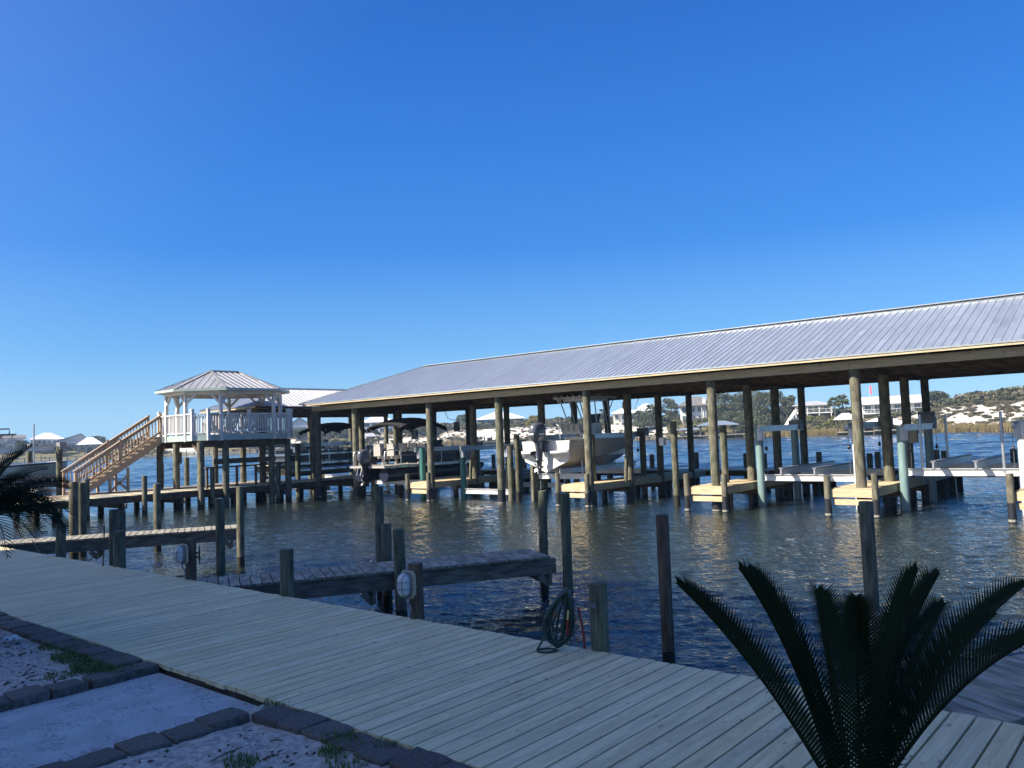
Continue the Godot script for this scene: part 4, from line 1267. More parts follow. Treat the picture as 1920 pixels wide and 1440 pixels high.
func wing():
	rng.seed = 191
	var o := thing("side_boathouse", "smaller hipped-roof boathouse behind the gazebo over the silver pontoon", "boathouse")
	var x0 := -41.8
	var x1 := -36.35
	var z0 := -22.6
	var z1 := -36.0
	var ye := 4.70
	var yr := 5.82
	var xm := (x0 + x1) / 2
	var A := Vector3(x0, ye, z0)
	var Bq := Vector3(x1, ye, z0)
	var C := Vector3(x1, ye, z1)
	var D := Vector3(x0, ye, z1)
	var ra := Vector3(xm, yr, z0 - 2.72)
	var rb := Vector3(xm, yr, z1 + 2.72)
	var roof := Node3D.new(); roof.name = "roof"; o.add_child(roof)
	roof_face(roof, A, Bq, ra, ra, 0.3, M.roof)
	roof_face(roof, Bq, C, rb, ra, 0.3, M.roof_white)
	roof_face(roof, C, D, rb, rb, 0.3, M.roof)
	roof_face(roof, D, A, ra, rb, 0.3, M.roof)
	var cp := B.new(); cp.beam(ra + Vector3(0, 0.03, 0), rb + Vector3(0, 0.03, 0), 0.2, 0.03); part("ridge_cap", cp, M.roof, roof)
	for q in [[A, ra], [Bq, ra]]:
		cp = B.new(); cp.beam(q[0] + Vector3(0, 0.03, 0), q[1] + Vector3(0, 0.03, 0), 0.14, 0.02); part("hip_cap", cp, M.roof, roof)
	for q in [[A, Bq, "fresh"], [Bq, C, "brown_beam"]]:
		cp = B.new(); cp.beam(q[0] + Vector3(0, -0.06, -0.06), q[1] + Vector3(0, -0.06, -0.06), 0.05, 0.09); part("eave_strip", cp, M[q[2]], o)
	for x in [x0 + 0.5, x1 - 0.35]:
		cp = B.new(); cp.box(Vector3(x, 4.42, -29.3), Vector3(0.06, 0.3, 12.6)); part("header_beam", cp, M.brown_beam, o)
		for z in [-23.2, -26.3, -29.4, -32.5, -35.4]:
			var p := part("post", post_shape(0.15, -1.5, 4.45), M.pile, o); p.position = Vector3(x, 0, z)
	for z in [-23.1, -27.8, -32.5]:
		cp = B.new(); cp.box(Vector3(xm, 4.45, z), Vector3(5.0, 0.26, 0.06)); part("cross_beam", cp, M.brown_beam, o)
	for i in 10:
		cp = B.new(); cp.beam(Vector3(x0 + 0.2, ye - 0.06, -25.6 - i * 1.05), Vector3(xm, yr - 0.1, -25.6 - i * 1.05), 0.04, 0.14); part("rafter", cp, M.brown_beam, o)
		cp = B.new(); cp.beam(Vector3(x1 - 0.2, ye - 0.06, -25.6 - i * 1.05), Vector3(xm, yr - 0.1, -25.6 - i * 1.05), 0.04, 0.14); part("rafter", cp, M.fresh2, o)
# ================================================================ boats (stern at z = 0, bow towards -z)
func hull_rows(L: float, bm: float, H: float, inset := 0.0, from_y := 0.0) -> Array:
	var rows := []
	for i in 19:
		var t := i / 18.0
		var hb := bm / 2 * pow(maxf(0.0, 1.0 - pow(t, 3.2)), 0.62) * (0.95 + 0.05 * minf(1, t * 4)) - inset
		hb = maxf(hb, 0.012)
		var k := H * 0.72 * pow(t, 4.5)
		var sh := H + 0.16 * t * t
		var cb := hb * lerpf(0.90, 0.45, t * t)
		var cy := k + (sh - k) * lerpf(0.36, 0.5, t)
		var z := -t * L
		if inset > 0: z = lerpf(-inset, -L + inset * 2.2, t)
		var r := []
		for s in [-1.0, 1.0]:
			var pts := [Vector3(s * hb, sh, z), Vector3(s * lerpf(cb, hb, 0.72), lerpf(cy, sh, 0.5), z), Vector3(s * cb, cy, z), Vector3(s * cb * 0.96, cy - 0.03, z), Vector3(s * cb * 0.5, lerpf(k, cy, 0.52), z), Vector3(0, k, z)]
			if s > 0: pts.reverse(); pts.remove_at(0)
			r.append_array(pts)
		rows.append(r)
	return rows

func outboard(o: Node3D, at: Vector3, sc: float, m: String, marks := false) -> Node3D:
	var n := Node3D.new(); n.name = "outboard_motor"; o.add_child(n, true); n.position = at; n.scale = Vector3.ONE * sc
	var b := B.new()
	var rows := []
	for q in [[0.0, 0.13, 0.20, 0.0], [0.10, 0.19, 0.30, 0.0], [0.25, 0.215, 0.35, 0.02], [0.42, 0.215, 0.36, 0.03], [0.56, 0.19, 0.33, 0.02], [0.65, 0.14, 0.26, 0.0], [0.69, 0.05, 0.12, -0.02], [0.695, 0.005, 0.01, -0.02]]:
		var r := []
		for i in 20:
			var a := TAU * i / 20
			r.append(Vector3(signf(cos(a)) * pow(absf(cos(a)), 0.75) * q[1], q[0], q[3] + signf(sin(a)) * pow(absf(sin(a)), 0.75) * q[2] + 0.15))
		rows.append(r)
	rows.reverse()
	b.skin(rows, true)
	part("cowl", b, M[m], n)
	b = B.new(); rows = []
	for q in [[0.02, 0.14, 0.22, 0.12], [-0.15, 0.11, 0.19, 0.10], [-0.4, 0.085, 0.17, 0.10], [-0.62, 0.07, 0.16, 0.11], [-0.66, 0.14, 0.26, 0.15], [-0.69, 0.05, 0.15, 0.12], [-0.85, 0.035, 0.12, 0.12], [-1.12, 0.012, 0.05, 0.08]]:
		var r := []
		for i in 14:
			var a := TAU * i / 14
			r.append(Vector3(cos(a) * q[1], q[0], q[3] + sin(a) * q[2]))
		rows.append(r)
	b.skin(rows, true); b.tube([Vector3(0, -0.88, -0.12), Vector3(0, -0.88, 0.05), Vector3(0, -0.88, 0.27)], [0.015, 0.06, 0.045], 10)
	part("leg", b, M.black if not marks else M.cowl, n)
	b = B.new()
	for k in 3:
		var a := TAU * k / 3
		var d := Vector3(cos(a), sin(a), 0)
		b.quad(Vector3(0, -0.88, 0.24) + d * 0.03, Vector3(0, -0.88, 0.27) + d * 0.1 + Vector3(-d.y, d.x, 0) * 0.06, Vector3(0, -0.88, 0.3) + d * 0.19, Vector3(0, -0.88, 0.28) + d * 0.12 - Vector3(-d.y, d.x, 0) * 0.05)
	part("propeller", b, M.silver, n)
	b = B.new(); b.box(Vector3(0, -0.15, -0.12), Vector3(0.26, 0.42, 0.14)); b.box(Vector3(0, 0.0, -0.2), Vector3(0.34, 0.06, 0.2)); part("bracket", b, M.cowl, n)
	if marks:
		for s in [-1, 1]:
			b = B.new(); b.box(Vector3(s * 0.213, 0.28, 0.2), Vector3(0.01, 0.05, 0.3)); part("brand_bar", b, M.house_white, n)
		b = B.new(); b.box(Vector3(0, 0.28, 0.525), Vector3(0.22, 0.055, 0.01)); part("brand_bar", b, M.house_white, n)
		b = B.new()
		var ring := []
		var rr := []
		for i in 15: ring.append(Vector3(cos(TAU * i / 14) * 0.05, 0.47 + sin(TAU * i / 14) * 0.05, 0.515 - sin(TAU * i / 14) * 0.012)); rr.append(0.007)
		b.tube(ring, rr, 5, false); part("emblem", b, M.house_white, n)
	return n

func pipe(o: Node3D, ps: Array, r: float, m, called := "pipe"):
	var rs := []
	for p in ps: rs.append(r)
	var b := B.new(); b.tube(ps, rs, 8); part(called, b, m, o)

func fishing_boat(label: String, at: Vector3, turn: float, L: float, bm: float, H: float, hullm: String, tall: bool):
	var o := thing("fishing_boat", label, "boat", at, turn)
	var rows := hull_rows(L, bm, H)
	var b := B.new(); b.skin(rows); part("hull", b, M[hullm], o)
	# transom
	b = B.new()
	var r0: Array = rows[0]
	for i in range(1, r0.size() - 1): b.tri(Vector3(0, H, 0), r0[i], r0[i - 1])
	b.tri(Vector3(0, H, 0), r0[r0.size() - 1], r0[r0.size() - 2])
	part("transom", b, M.gel, o)
	# gunwale and cockpit
	var inn := hull_rows(L, bm, H, 0.2)
	b = B.new()
	for i in 18:
		var n: int = rows[0].size() - 1
		for s in [0, n]:
			var a0: Vector3 = rows[i][s]
			var a1: Vector3 = rows[i + 1][s]
			var c0: Vector3 = inn[i][s]
			var c1: Vector3 = inn[i + 1][s]
			a0.y += 0.02; a1.y += 0.02; c0.y = a0.y; c1.y = a1.y
			if s == 0: b.quad(a0, a1, c1, c0)
			else: b.quad(c0, c1, a1, a0)
			var f0 := Vector3(c0.x, H * 0.45, c0.z)
			var f1 := Vector3(c1.x, H * 0.45, c1.z)
			if s == 0: b.quad(c0, c1, f1, f0)
			else: b.quad(f0, f1, c1, c0)
		b.quad(Vector3(inn[i][0].x, H * 0.45, inn[i][0].z), Vector3(inn[i][n].x, H * 0.45, inn[i][n].z), Vector3(inn[i + 1][n].x, H * 0.45, inn[i + 1][n].z), Vector3(inn[i + 1][0].x, H * 0.45, inn[i + 1][0].z))
	part("deck", b, M.gel, o)
	var rub := []
	for i in 19: rub.append(rows[i][0] + Vector3(-0.015, -0.03, 0))
	for i in 18: rub.append(rows[17 - i][rows[0].size() - 1] + Vector3(0.015, -0.03, 0))
	pipe(o, rub, 0.03, M.boot if hullm == "bluehull" else M.silver, "rub_rail")
	b = B.new()
	for s in [-1.0, 1.0]:
		var sw := []
		for q in [[0.0, H * 0.60], [0.0, H * 0.70], [0.34, H * 0.68], [0.36, H * 0.60], [0.0, H * 0.42]]:
			sw.append([Vector3(s * bm * 0.20, q[1], q[0]), Vector3(s * bm * 0.32, q[1], q[0] * 1.0), Vector3(s * bm * 0.42, q[1] + 0.02, q[0] * 0.7), Vector3(s * bm * 0.47, q[1] + 0.03, 0.0)])
		b.skin(sw)
	part("swim_platform", b, M.gel, o)
	outboard(o, Vector3(0, H * 0.98, 0.28), 1.12, "cowl", true)
	# console, windscreen, leaning post, top
	var cz := -L * 0.46
	b = B.new(); b.box(Vector3(0, H + 0.12, cz), Vector3(0.85, 1.1, 0.8)); b.box(Vector3(0, H * 0.45 + 0.25, cz - 0.75), Vector3(0.7, 0.5, 0.6)); part("console", b, M.gel, o)
	b = B.new(); b.box(Vector3(0, H + 0.86, cz - 0.28), Vector3(0.84, 0.42, 0.02), Basis(Vector3.RIGHT, -0.35)); part("windscreen", b, M.glass, o)
	b = B.new(); b.box(Vector3(0, H + 0.3, cz + 1.0), Vector3(0.95, 0.14, 0.45)); b.box(Vector3(0, H + 0.5, cz + 1.2), Vector3(0.95, 0.32, 0.08)); b.box(Vector3(0, H * 0.8, cz + 1.0), Vector3(0.8, 0.75, 0.4)); part("helm_seat", b, M.vinyl, o)
	for k in 4:
		pipe(o, [Vector3(-0.45 + k * 0.3, H + 0.35, cz + 1.27), Vector3(-0.45 + k * 0.3, H + 0.72, cz + 1.33)], 0.025, M.alu, "rod_holder")
	var ty := H + (1.72 if not tall else 1.45)
	for s in [-1.0, 1.0]:
		pipe(o, [Vector3(s * 0.52, H - 0.4, cz + 0.55), Vector3(s * 0.6, H + 0.8, cz + 0.65), Vector3(s * 0.75, ty, cz + 0.95)], 0.026, M.alu, "top_leg")
		pipe(o, [Vector3(s * 0.52, H - 0.4, cz + 0.15), Vector3(s * 0.58, H + 0.8, cz + 0.2), Vector3(s * 0.66, ty, cz + 0.4)], 0.026, M.alu, "top_leg")
		pipe(o, [Vector3(s * 0.55, H - 0.4, cz - 0.75), Vector3(s * 0.6, H + 0.6, cz - 0.55), Vector3(s * 0.7, ty, cz - 0.1)], 0.026, M.alu, "top_leg")
		pipe(o, [Vector3(s * 0.55, H - 0.4, cz - 0.95), Vector3(s * 0.62, H + 0.6, cz - 0.75), Vector3(s * 0.72, ty, cz - 0.45)], 0.026, M.alu, "top_leg")
		pipe(o, [Vector3(s * 0.62, H + 0.95, cz - 0.55), Vector3(s * 0.7, ty - 0.04, cz - 0.95)], 0.02, M.alu, "top_brace")
		pipe(o, [Vector3(s * 0.8, ty, cz - 1.0), Vector3(s * 0.82, ty, cz + 1.15)], 0.026, M.alu, "top_frame")
	b = B.new(); b.box(Vector3(0, ty + 0.04, cz + 0.1), Vector3(1.75, 0.05, 2.3)); b.box(Vector3(0, ty - 0.05, cz + 0.1), Vector3(1.3, 0.12, 1.2)); part("hard_top", b, M.gel if not tall else M.cowl, o)
	for k in 5:
		pipe(o, [Vector3(-0.6 + k * 0.3, ty - 0.16, cz + 1.2), Vector3(-0.6 + k * 0.3, ty + 0.12, cz + 1.42)], 0.025, M.alu, "rod_holder")
	pipe(o, [Vector3(-0.5, H, -0.35), Vector3(-0.42, H + 0.55, -0.4), Vector3(-0.2, H + 0.75, -0.4), Vector3(0.2, H + 0.75, -0.4), Vector3(0.42, H + 0.55, -0.4), Vector3(0.5, H, -0.35)], 0.02, M.alu, "tow_arch")
	if tall:
		pipe(o, [Vector3(-0.7, ty + 0.06, cz - 0.8), Vector3(-0.7, ty + 0.3, cz - 0.8), Vector3(-0.7, ty + 0.25, cz + 1.0)], 0.03, M.boot, "top_rail")
		pipe(o, [Vector3(0.7, ty + 0.06, cz - 0.8), Vector3(0.7, ty + 0.3, cz - 0.8), Vector3(0.7, ty + 0.25, cz + 1.0)], 0.03, M.boot, "top_rail")
	if hullm == "sandhull":
		var l := []
		for i in range(2, 18): l.append(rows[i][rows[0].size() - 3] + Vector3(0.012, 0.02, 0))
		pipe(o, l, 0.012, M.boot, "spray_line")

func pontoon(label: String, at: Vector3, turn: float, L: float, side: String, top: bool):
	var o := thing("pontoon_boat", label, "boat", at, turn)
	var W := 2.45
	for s in [-1.0, 1.0]:
		var b := B.new()
		b.tube([Vector3(s * 0.88, 0.3, -0.3), Vector3(s * 0.88, 0.3, -L + 1.0), Vector3(s * 0.88, 0.36, -L + 0.5), Vector3(s * 0.88, 0.5, -L + 0.08), Vector3(s * 0.88, 0.54, -L)], [0.31, 0.31, 0.26, 0.09, 0.02], 18)
		part("pontoon_tube", b, M.silver if side == "boot" else M.navy, o)
		for k in 5:
			b = B.new(); b.box(Vector3(s * 0.88, 0.60, -0.8 - k * (L - 2.0) / 4), Vector3(0.2, 0.1, 0.3)); part("tube_bracket", b, M.alu, o)
	var d := B.new(); d.box(Vector3(0, 0.68, -L / 2), Vector3(W, 0.09, L - 0.1)); part("deck", d, M.vinyl, o)
	for s in [-1.0, 1.0]:
		d = B.new(); d.box(Vector3(s * (W / 2 + 0.01), 0.68, -L / 2), Vector3(0.03, 0.12, L - 0.08)); part("deck_trim", d, M.silver, o)
	# fence panels
	var rail := func(a: Vector3, b: Vector3):
		var n := maxi(1, int((b - a).length() / 1.1))
		for i in n:
			var p := a.lerp(b, float(i) / n)
			var q := a.lerp(b, float(i + 1) / n)
			var e := B.new(); e.beam(p + Vector3(0, 0.36, 0), q + Vector3(0, 0.36, 0), 0.025, 0.5); part("fence_panel", e, M[side], o)
			e = B.new(); e.beam(p + Vector3(0, 0.46, 0), q + Vector3(0, 0.46, 0), 0.03, 0.10); part("fence_stripe", e, M.silver if side == "boot" else M.cowl, o)
			e = B.new(); e.box(p + Vector3(0, 0.36, 0), Vector3(0.04, 0.72, 0.04)); part("fence_post", e, M.silver, o)
		pipe(o, [a + Vector3(0, 0.72, 0), b + Vector3(0, 0.72, 0)], 0.022, M.silver, "fence_rail")
	var fz := -L + 0.75
	rail.call(Vector3(-W / 2 + 0.05, 0.72, -1.1), Vector3(-W / 2 + 0.05, 0.72, fz))
	rail.call(Vector3(W / 2 - 0.05, 0.72, -1.1), Vector3(W / 2 - 0.05, 0.72, fz))
	rail.call(Vector3(-W / 2 + 0.05, 0.72, fz), Vector3(W / 2 - 0.05, 0.72, fz))
	# seats
	for q in [[-0.85, -L + 1.7, 0.55, 1.5], [0.85, -L + 1.7, 0.55, 1.5], [-0.85, -1.8, 0.55, 1.2], [0.75, -1.7, 0.75, 1.0]]:
		if side == "navy" and q[1] > -2.0: continue
		var b := B.new(); b.box(Vector3(q[0], 0.92, q[1]), Vector3(q[2], 0.36, q[3])); b.box(Vector3(q[0] + signf(q[0]) * 0.2, 1.22, q[1]), Vector3(0.16, 0.45, q[3])); part("bench_seat", b, M.vinyl, o)
	for sq in ([[-0.4, 0.0], [0.35, 0.0]] if side != "navy" else [[-0.4, 0.0], [0.35, 0.0], [-0.5, 1.5], [0.45, 1.5]]):
		var s: float = sq[0]
		var b := B.new()
		var rows := []
		for q in [[1.02, 0.05], [1.12, 0.0], [1.18, 0.18], [1.5, 0.28], [1.72, 0.33]]:
			var r := []
			for k in 5: r.append(Vector3(s + (k - 2) * 0.12, q[0], -L * 0.42 + q[1] + 0.03 * absf(k - 2)))
			rows.append(r)
		b.skin(rows)
		b.box(Vector3(s, 1.1, -L * 0.42 - 0.12), Vector3(0.5, 0.12, 0.45)); b.box(Vector3(s, 1.42, -L * 0.42 + 0.3), Vector3(0.48, 0.55, 0.1)); b.tube([Vector3(s, 0.72, -L * 0.42), Vector3(s, 1.05, -L * 0.42)], [0.06, 0.05], 8)
		var ch := part("captain_chair", b, M.vinyl, o)
		ch.position.z = sq[1]
	var cb := B.new(); cb.box(Vector3(0.6, 1.15, -L * 0.55), Vector3(0.7, 0.85, 0.5)); part("console", cb, M[side], o)
	cb = B.new(); cb.box(Vector3(0.6, 1.68, -L * 0.57), Vector3(0.66, 0.28, 0.02), Basis(Vector3.RIGHT, -0.4)); part("windscreen", cb, M.glass, o)
	outboard(o, Vector3(0, 0.85, -0.05), 0.95, "cowl")
	pipe(o, [Vector3(-0.9, 0.72, -0.4), Vector3(-0.9, 1.3, -0.35), Vector3(-0.6, 1.45, -0.3), Vector3(-0.35, 1.3, -0.3), Vector3(-0.35, 0.3, 0.05)], 0.02, M.silver, "ladder")
	pipe(o, [Vector3(-0.6, 1.45, -0.3), Vector3(-0.62, 0.3, 0.05)], 0.02, M.silver, "ladder")
	if side == "navy":
		for s in [-1.1, 1.1]:
			pipe(o, [Vector3(s, 0.72, -0.15), Vector3(s, 1.35, -0.2), Vector3(s, 1.45, -0.5), Vector3(s, 1.4, -1.1)], 0.022, M.silver, "stern_rail")
			pipe(o, [Vector3(s, 1.05, -0.18), Vector3(s, 1.05, -1.1)], 0.018, M.silver, "stern_rail")
	if top:
		var b := B.new()
		var rows := []
		var z0 := -1.1
		var z1 := -4.1
		for i in 13:
			var t := i / 12.0
			var r := []
			var y := 2.62 + 0.34 * sin(PI * clampf(t, 0.0, 1.0)) - 0.05 * t
			for j in 9:
				var u := j / 8.0 * 2 - 1
				r.append(Vector3(u * 1.2, y - 0.16 * pow(absf(u), 3.0), lerpf(z0, z1, t)))
			rows.append(r)
		b.skin(rows)
		var rows2 := []
		for r in rows:
			var q := []
			for p in r: q.append(p + Vector3(0, -0.05, 0))
			rows2.append(q)
		b.skin(rows2)
		for i in 12:
			for j in [0, 8]: b.quad(rows[i][j], rows[i + 1][j], rows[i + 1][j] + Vector3(0, -0.2, 0), rows[i][j] + Vector3(0, -0.2, 0))
		part("bimini_canopy", b, M.canvas, o)
		for s in [-1.18, 1.18]:
			pipe(o, [Vector3(s, 1.4, -2.7), Vector3(s, 2.5, -1.15)], 0.02, M.silver, "bimini_strut")
			pipe(o, [Vector3(s, 1.4, -2.7), Vector3(s, 2.55, -4.0)], 0.02, M.silver, "bimini_strut")
			pipe(o, [Vector3(s, 1.4, -4.6), Vector3(s, 2.5, -3.95)], 0.016, M.silver, "bimini_strut")

func boats():
	fishing_boat("white and sand centre-console fishing boat hanging on a lift under the boathouse", Vector3(-20.0, 1.22, -25.35), 0.0, 6.5, 2.5, 1.25, "sandhull", false)
	pontoon("dark navy pontoon boat with black canopy on a low lift", Vector3(-29.35, 0.85, -23.9), 0.0, 7.0, "navy", true)
	pontoon("black and silver pontoon boat with canopy behind the gazebo piles", Vector3(-38.8, 0.95, -31.8), PI, 7.2, "boot", true)
	fishing_boat("pale blue fishing boat with dark top behind the left cycad", Vector3(-42.6, 0.85, -9.5), 0.0, 6.6, 2.5, 1.3, "bluehull", true)
	lift("boat lift under the pale blue fishing boat with tall guide poles", -44.3, -40.6, -11.2, -15.0, 3.0, 0.95, "pile_near", "pile_near", true, true, 3.2)
# ================================================================ water, far shore, sky side
func water():
	var b := B.new()
	rng.seed = 9
	var waves := []
	for i in 35:
		var lam := 0.12 * pow(1.115, i)
		var a := 0.86 + rv(-0.6, 0.6)
		waves.append([TAU / lam * cos(a), TAU / lam * sin(a), rv(0, TAU), lam * rv(0.0075, 0.0105) * (1.0 if (lam < 0.45 or lam > 0.96) else 0.5), lam])
	var gust := noise(77, 0.05, 3)
	var hf := func(x, z, rr):
		var y := 0.0
		var far_k := smoothstep(32.0, 60.0, rr)
		var amp: float = 0.75 + 0.6 * gust.get_noise_2d(x, z)
		for w in waves:
			if w[4] < rr * 0.0046 * 2.4: continue
			if w[4] > 0.96:
				if rr < 32.0: break
				y += 0.95 * far_k * w[3] * sin(w[0] * x + w[1] * z + w[2] + 1.3 * sin(0.31 * w[0] * z - 0.27 * w[1] * x))
				continue
			y += w[3] * sin(w[0] * x + w[1] * z + w[2] + 1.3 * sin(0.31 * w[0] * z - 0.27 * w[1] * x))
		return y * amp
	var a0 := deg_to_rad(-8)
	var a1 := deg_to_rad(92)
	var na := 520
	var radii := []
	var r := 5.2
	while r < 240.0:
		radii.append(r); r *= 1.0046
	for q in [260.0, 300.0, 450.0, 700.0]: radii.append(q)
	var P := []
	var N := []
	for rr in radii:
		var row := PackedVector3Array()
		var nr := PackedVector3Array()
		var cell: float = rr * (a1 - a0) / na
		for i in na + 1:
			var an := lerpf(a0, a1, float(i) / na)
			var x: float = -sin(an) * rr
			var z: float = -cos(an) * rr
			if rr < 240:
				var y: float = hf.call(x, z, rr)
				row.append(Vector3(x, y, z))
			else:
				row.append(Vector3(x, 0, z))
		P.append(row)
	for i in radii.size():
		var nr := PackedVector3Array()
		var i0 := maxi(i - 1, 0)
		var i1 := mini(i + 1, radii.size() - 1)
		for j in na + 1:
			var j0 := maxi(j - 1, 0)
			var j1 := mini(j + 1, na)
			var u: Vector3 = P[i1][j] - P[i0][j]
			var v: Vector3 = P[i][j1] - P[i][j0]
			var nn := u.cross(v).normalized()
			nr.append(nn if nn.y > 0 else -nn)
		N.append(nr)
	var nb := b
	var fb := B.new()
	for i in radii.size() - 1:
		b = nb if radii[i] < 38.0 else fb
		for j in na:
			var ps := [P[i][j], P[i][j + 1], P[i + 1][j + 1], P[i + 1][j]]
			b.sq(ps[0], ps[3], ps[2], ps[1], N[i][j], N[i + 1][j], N[i + 1][j + 1], N[i][j + 1], Vector2(ps[0].x, ps[0].z) / 3.1, Vector2(ps[3].x, ps[3].z) / 3.1, Vector2(ps[2].x, ps[2].z) / 3.1, Vector2(ps[1].x, ps[1].z) / 3.1)
	b = fb
	# coarse remainder: outside the sector
	for s in 20:
		var t0 := lerpf(a1, a0 + TAU, s / 20.0)
		var t1 := lerpf(a1, a0 + TAU, (s + 1) / 20.0)
		for q in [[5.2, 95.0], [95.0, 700.0]]:
			var c0 := Vector3(-sin(t0), 0, -cos(t0))
			var c1 := Vector3(-sin(t1), 0, -cos(t1))
			var v0: Vector3 = c0 * q[0]
			var v1: Vector3 = c0 * q[1]
			var v2: Vector3 = c1 * q[1]
			var v3: Vector3 = c1 * q[0]
			b.sq(v0, v1, v2, v3, Vector3.UP, Vector3.UP, Vector3.UP, Vector3.UP, Vector2(v0.x, v0.z) / 3.1, Vector2(v1.x, v1.z) / 3.1, Vector2(v2.x, v2.z) / 3.1, Vector2(v3.x, v3.z) / 3.1)
	struct("river_water", nb, M.water)
	struct("river_water", fb, M.water_far)

# distance of the far shore line for a photo column
func shore(px: float) -> float:
	var k := [[-700, 430], [-200, 380], [0, 350], [300, 330], [650, 312], [900, 285], [1300, 230], [1500, 205], [1920, 178], [2500, 165], [3200, 170]]
	for i in k.size() - 1:
		if px <= k[i + 1][0]: return lerpf(k[i][1], k[i + 1][1], clampf((px - k[i][0]) / float(k[i + 1][0] - k[i][0]), 0, 1))
	return 170.0
func dune(px: float) -> float:
	var k := [[-700, 2.5], [0, 2.6], [200, 3.2], [330, 4.0], [500, 4.6], [700, 5.0], [800, 5.5], [900, 5.2], [1000, 5.6], [1120, 4.6], [1250, 4.2], [1400, 4.4], [1500, 3.9], [1650, 3.6], [1760, 4.6], [1850, 6.0], [1950, 6.4], [2500, 5], [3200, 4]]
	for i in k.size() - 1:
		if px <= k[i + 1][0]: return lerpf(k[i][1], k[i + 1][1], clampf((px - k[i][0]) / float(k[i + 1][0] - k[i][0]), 0, 1))
	return 4.0
var ln1: FastNoiseLite
var ln2: FastNoiseLite
func land_y(px: float, s: float, p: Vector3) -> float:
	var d := dune(px)
	var h := d * smoothstep(0.0, 1.0, clampf((s - 3.0) / 34.0, 0, 1)) + 0.25 * clampf(s / 3.0, -1.5, 1)
	h += (ln1.get_noise_2d(p.x, p.z) * 1.1 + ln2.get_noise_2d(p.x, p.z) * 0.25) * clampf((s - 2.0) / 14.0, 0, 1)
	h += clampf((s - 45.0) / 60.0, 0, 1) * 0.8
	return h
func land_p(px: float, s: float) -> Vector3:
	var p := far(px, 820.0, shore(px) + s)
	p.y = 0
	p.y = land_y(px, s, p)
	return p
# how bare (white) the sand is, 0..1
func bare(px: float, s: float, p: Vector3) -> float:
	var w := 0.0
	for q in [[1850, 120, 0.62], [1000, 130, 0.75], [1180, 70, 0.6], [780, 100, 0.42], [560, 60, 0.4], [260, 60, 0.15], [350, 60, 0.4], [1700, 40, 0.3], [2200, 200, 0.4]]:
		w = maxf(w, q[2] * exp(-pow((px - q[0]) / q[1], 2.0)))
	var up := smoothstep(5.0, 9.0, s) * (1.0 - smoothstep(30.0, 42.0, s))
	return clampf(w * up * 1.35 + ln2.get_noise_2d(p.x * 0.6, p.z * 0.6) * 0.5 - 0.05, 0, 1)

func far_land():
	ln1 = noise(61, 0.03, 3)
	ln2 = noise(63, 0.14, 3)
	rng.seed = 201
	var cols := []
	var px := -700.0
	while px <= 3200: cols.append(px); px += 9.0 if (px > -20 and px < 1960) else 60.0
	var ss := [-4.0, 0.0, 1.0, 2.5, 4, 6, 8, 10, 12, 14, 16, 18, 20, 23, 26, 29, 32, 36, 40, 46, 54, 64, 80, 110, 160]
	var rows := []
	var cl := []
	for s in ss:
		var r := []
		var q := []
		for x in cols:
			var p := land_p(x, s)
			r.append(p)
			var bn := bare(x, s, p)
			var g := Color(0.13, 0.125, 0.055).lerp(Color(0.24, 0.185, 0.085), clampf(0.5 + ln2.get_noise_2d(p.z * 1.4, p.x * 1.4), 0, 1))
			if x < 420: g = g.lerp(Color(0.20, 0.19, 0.07), 0.6)
			q.append(g.lerp(Color(0.74, 0.72, 0.67), smoothstep(0.28, 0.42, bn)))
		rows.append(r); cl.append(q)
	var b := B.new()
	for i in rows.size() - 1:
		for j in cols.size() - 1:
			var ps := [rows[i][j], rows[i][j + 1], rows[i + 1][j + 1], rows[i + 1][j]]
			var cc := [cl[i][j], cl[i][j + 1], cl[i + 1][j + 1], cl[i + 1][j]]
			var nn: Vector3 = (ps[1] - ps[0]).cross(ps[3] - ps[0]).normalized()
			if nn.y < 0: nn = -nn
			for k in [0, 2, 1, 0, 3, 2]:
				b.col = cc[k]
				b.vert(ps[k], nn, Vector2(ps[k].x, ps[k].z))
	struct("far_dunes", b, M.land)

# leafy clump: many small faces spread in an ellipsoid
func clump(b: B, c: Vector3, r: Vector3, n: int, leaf: float, c0: Color, c1: Color):
	for i in n:
		var d := Vector3(rng.randfn(), rng.randfn(), rng.randfn()).normalized()
		var k := pow(rng.randf(), 0.45)
		var p := c + d * r * k
		var a := Vector3(rv(-1, 1), rv(-1, 1), rv(-1, 1)).normalized()
		var e := a.cross(d + Vector3(0.01, 0.2, 0)).normalized() * leaf * rv(0.6, 1.3)
		var f := e.cross(a).normalized() * leaf * rv(0.4, 0.9)
		b.col = c0.lerp(c1, rng.randf())
		b.quad(p - e, p - f * 0.7, p + e, p + f)

